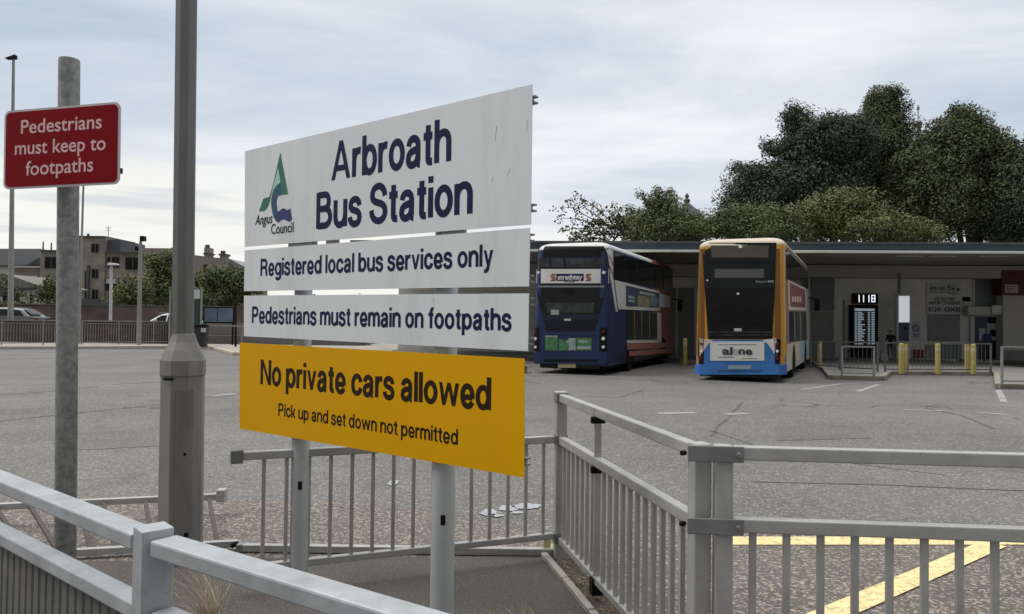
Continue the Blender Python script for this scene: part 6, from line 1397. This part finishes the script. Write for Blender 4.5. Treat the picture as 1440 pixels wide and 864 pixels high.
b = MB(); zq = atD(110, 441, 42).z; xq = atD(110.5, 460, 42).x; b.lathe([(.12, .13), (.12, zq - .1), (.09, zq)], c=(xq, 42), n=14); b.build('base', POLEG, t)
b = MB(); b.beam((a.x, 42, a.z), (a.x + .1, 41, a.z + .1), .06, .06); b.build('arm', POLEG, t); b = MB(); b.box((a.x - .02, 40.5, a.z + .04), (a.x + .2, 41.1, a.z + .18)); b.build('lamp_head', ALUD, t, bevel=.03)
t, a = pole('street_lamp', 'short white street lamp with flat head in front of the stone building', 'street lamp', 156.5, 374, 155.5, 445, 52, .62, .11, .09)
for c_ in t.children: c_.data.materials[0] = WFRAME
b = MB(); b.hexa([(a.x - .15, 51.7, a.z + .0), (a.x + .45, 51.7, a.z + .05), (a.x + .45, 52.3, a.z + .05), (a.x - .15, 52.3, a.z + .0), (a.x - .1, 51.75, a.z + .2), (a.x + .40, 51.75, a.z + .16), (a.x + .40, 52.25, a.z + .16), (a.x - .1, 52.25, a.z + .2)]); b.build('lamp_head', WFRAME, t, bevel=.03)
t, a = pole('floodlight_pole', 'grey camera pole with dark box on top in front of the green shrubs', 'camera pole', 197.5, 346, 195.5, 478, 41.2, .13, .12, .10)
b = MB(); b.tube((a.x, 41.2, a.z), (a.x, 41.2, a.z + .3), .12, .05, n=10); b.build('cap', POLEG, t)
b = MB(); c_ = atD(201.5, 336, 41.2); b.box((c_.x - .11, 41.0, c_.z - .14), (c_.x + .11, 41.35, c_.z + .14)); b.tube((a.x, 41.2, a.z + .25), (c_.x, 41.2, c_.z - .13), .03, n=6); b.build('camera', BLACK, t, bevel=.02); b = MB(); c_ = atD(192, 350, 41.2); b.box((c_.x - .06, 41.1, c_.z - .1), (c_.x + .1, 41.3, c_.z + .12)); b.build('control_box', BLACK, t)
# notice frame, blue panel, bin, black post
GRN = mat('frame_green', (.07, .13, .10), .5, 0, .12, 3); D_ = 41.5
p = atD(262, 440, D_); nf = thing('notice_frame', 'green framed bus notice board with white top panel behind the lamp column', 'notice board', (p.x, D_, .13))
for xx in (239, 283): q = atD(xx, 440, D_); b = MB(); zq = atD(xx, 405.5, D_).z; b.tube((q.x, D_, .13), (q.x, D_, zq), .05, n=10); b.tube((q.x, D_, zq), (q.x, D_, zq + .04), .09, n=10); b.build('post', mat('frame_pale_green', (.24, .30, .26), .5), nf)
pbox(240.5, 406, 281.5, 421, D_ - .02, .04, GRN, 'panel', nf); pbox(242, 407.3, 281, 420, D_ - .03, .008, WFRAME, 'sheet', nf); pbox(240.5, 421.5, 281.5, 456, D_ - .02, .04, mat('panel_dark_green', (.035, .06, .05), .3, 0, .3, 2), 'panel', nf)
D_ = 43.0; p = atD(307, 440, D_); bp2 = thing('blue_panel', 'wide blue panel in a black frame between notice board and big sign', 'notice board', (p.x, D_, .13))
pbox(285.5, 431.8, 329.5, 455, D_, .08, BLACK, 'frame', bp2); pbox(287.5, 433.5, 305, 453, D_ - .012, .01, mat('panel_blue', (.115, .15, .22), .3, 0, .25, 1), 'panel', bp2); pbox(306, 433.5, 327.5, 453, D_ - .012, .01, mat('panel_blue', (.1, .1, .1)), 'panel', bp2)
for xx in (288, 327): q = atD(xx, 455, D_); b = MB(); b.box((q.x - .04, D_, .13), (q.x + .04, D_ + .08, q.z)); b.build('leg', BLACK, bp2)
D_ = 39.6; p = atD(283, 470, D_); bn = thing('litter_bin', 'black litter bin with white label beside the notice board', 'bin', (p.x, D_, .13)); zq = atD(283, 459.5, D_).z
b = MB(); b.hexa([(p.x - .26, D_ - .2, .13), (p.x + .26, D_ - .2, .13), (p.x + .26, D_ + .2, .13), (p.x - .26, D_ + .2, .13), (p.x - .33, D_ - .25, zq), (p.x + .33, D_ - .25, zq), (p.x + .33, D_ + .25, zq), (p.x - .33, D_ + .25, zq)]); b.build('body', mat('bin_grey', (.035, .036, .038), .6, 0, .2, 4), bn, bevel=.03)
b = MB(); b.box((p.x - .36, D_ - .28, zq + .003), (p.x + .36, D_ + .28, zq + .12)); b.build('lid', BLACK, bn, bevel=.04); pbox(282.5, 461.5, 289.5, 467.5, D_ - .262, .03, PAPER, 'label', bn)
t, a = pole('black_post', 'slim black post standing right of the blue panel', 'post', 331.3, 424, 331.3, 480, 40.5, .13, .06, .055)
for c_ in t.children: c_.data.materials[0] = BLACK
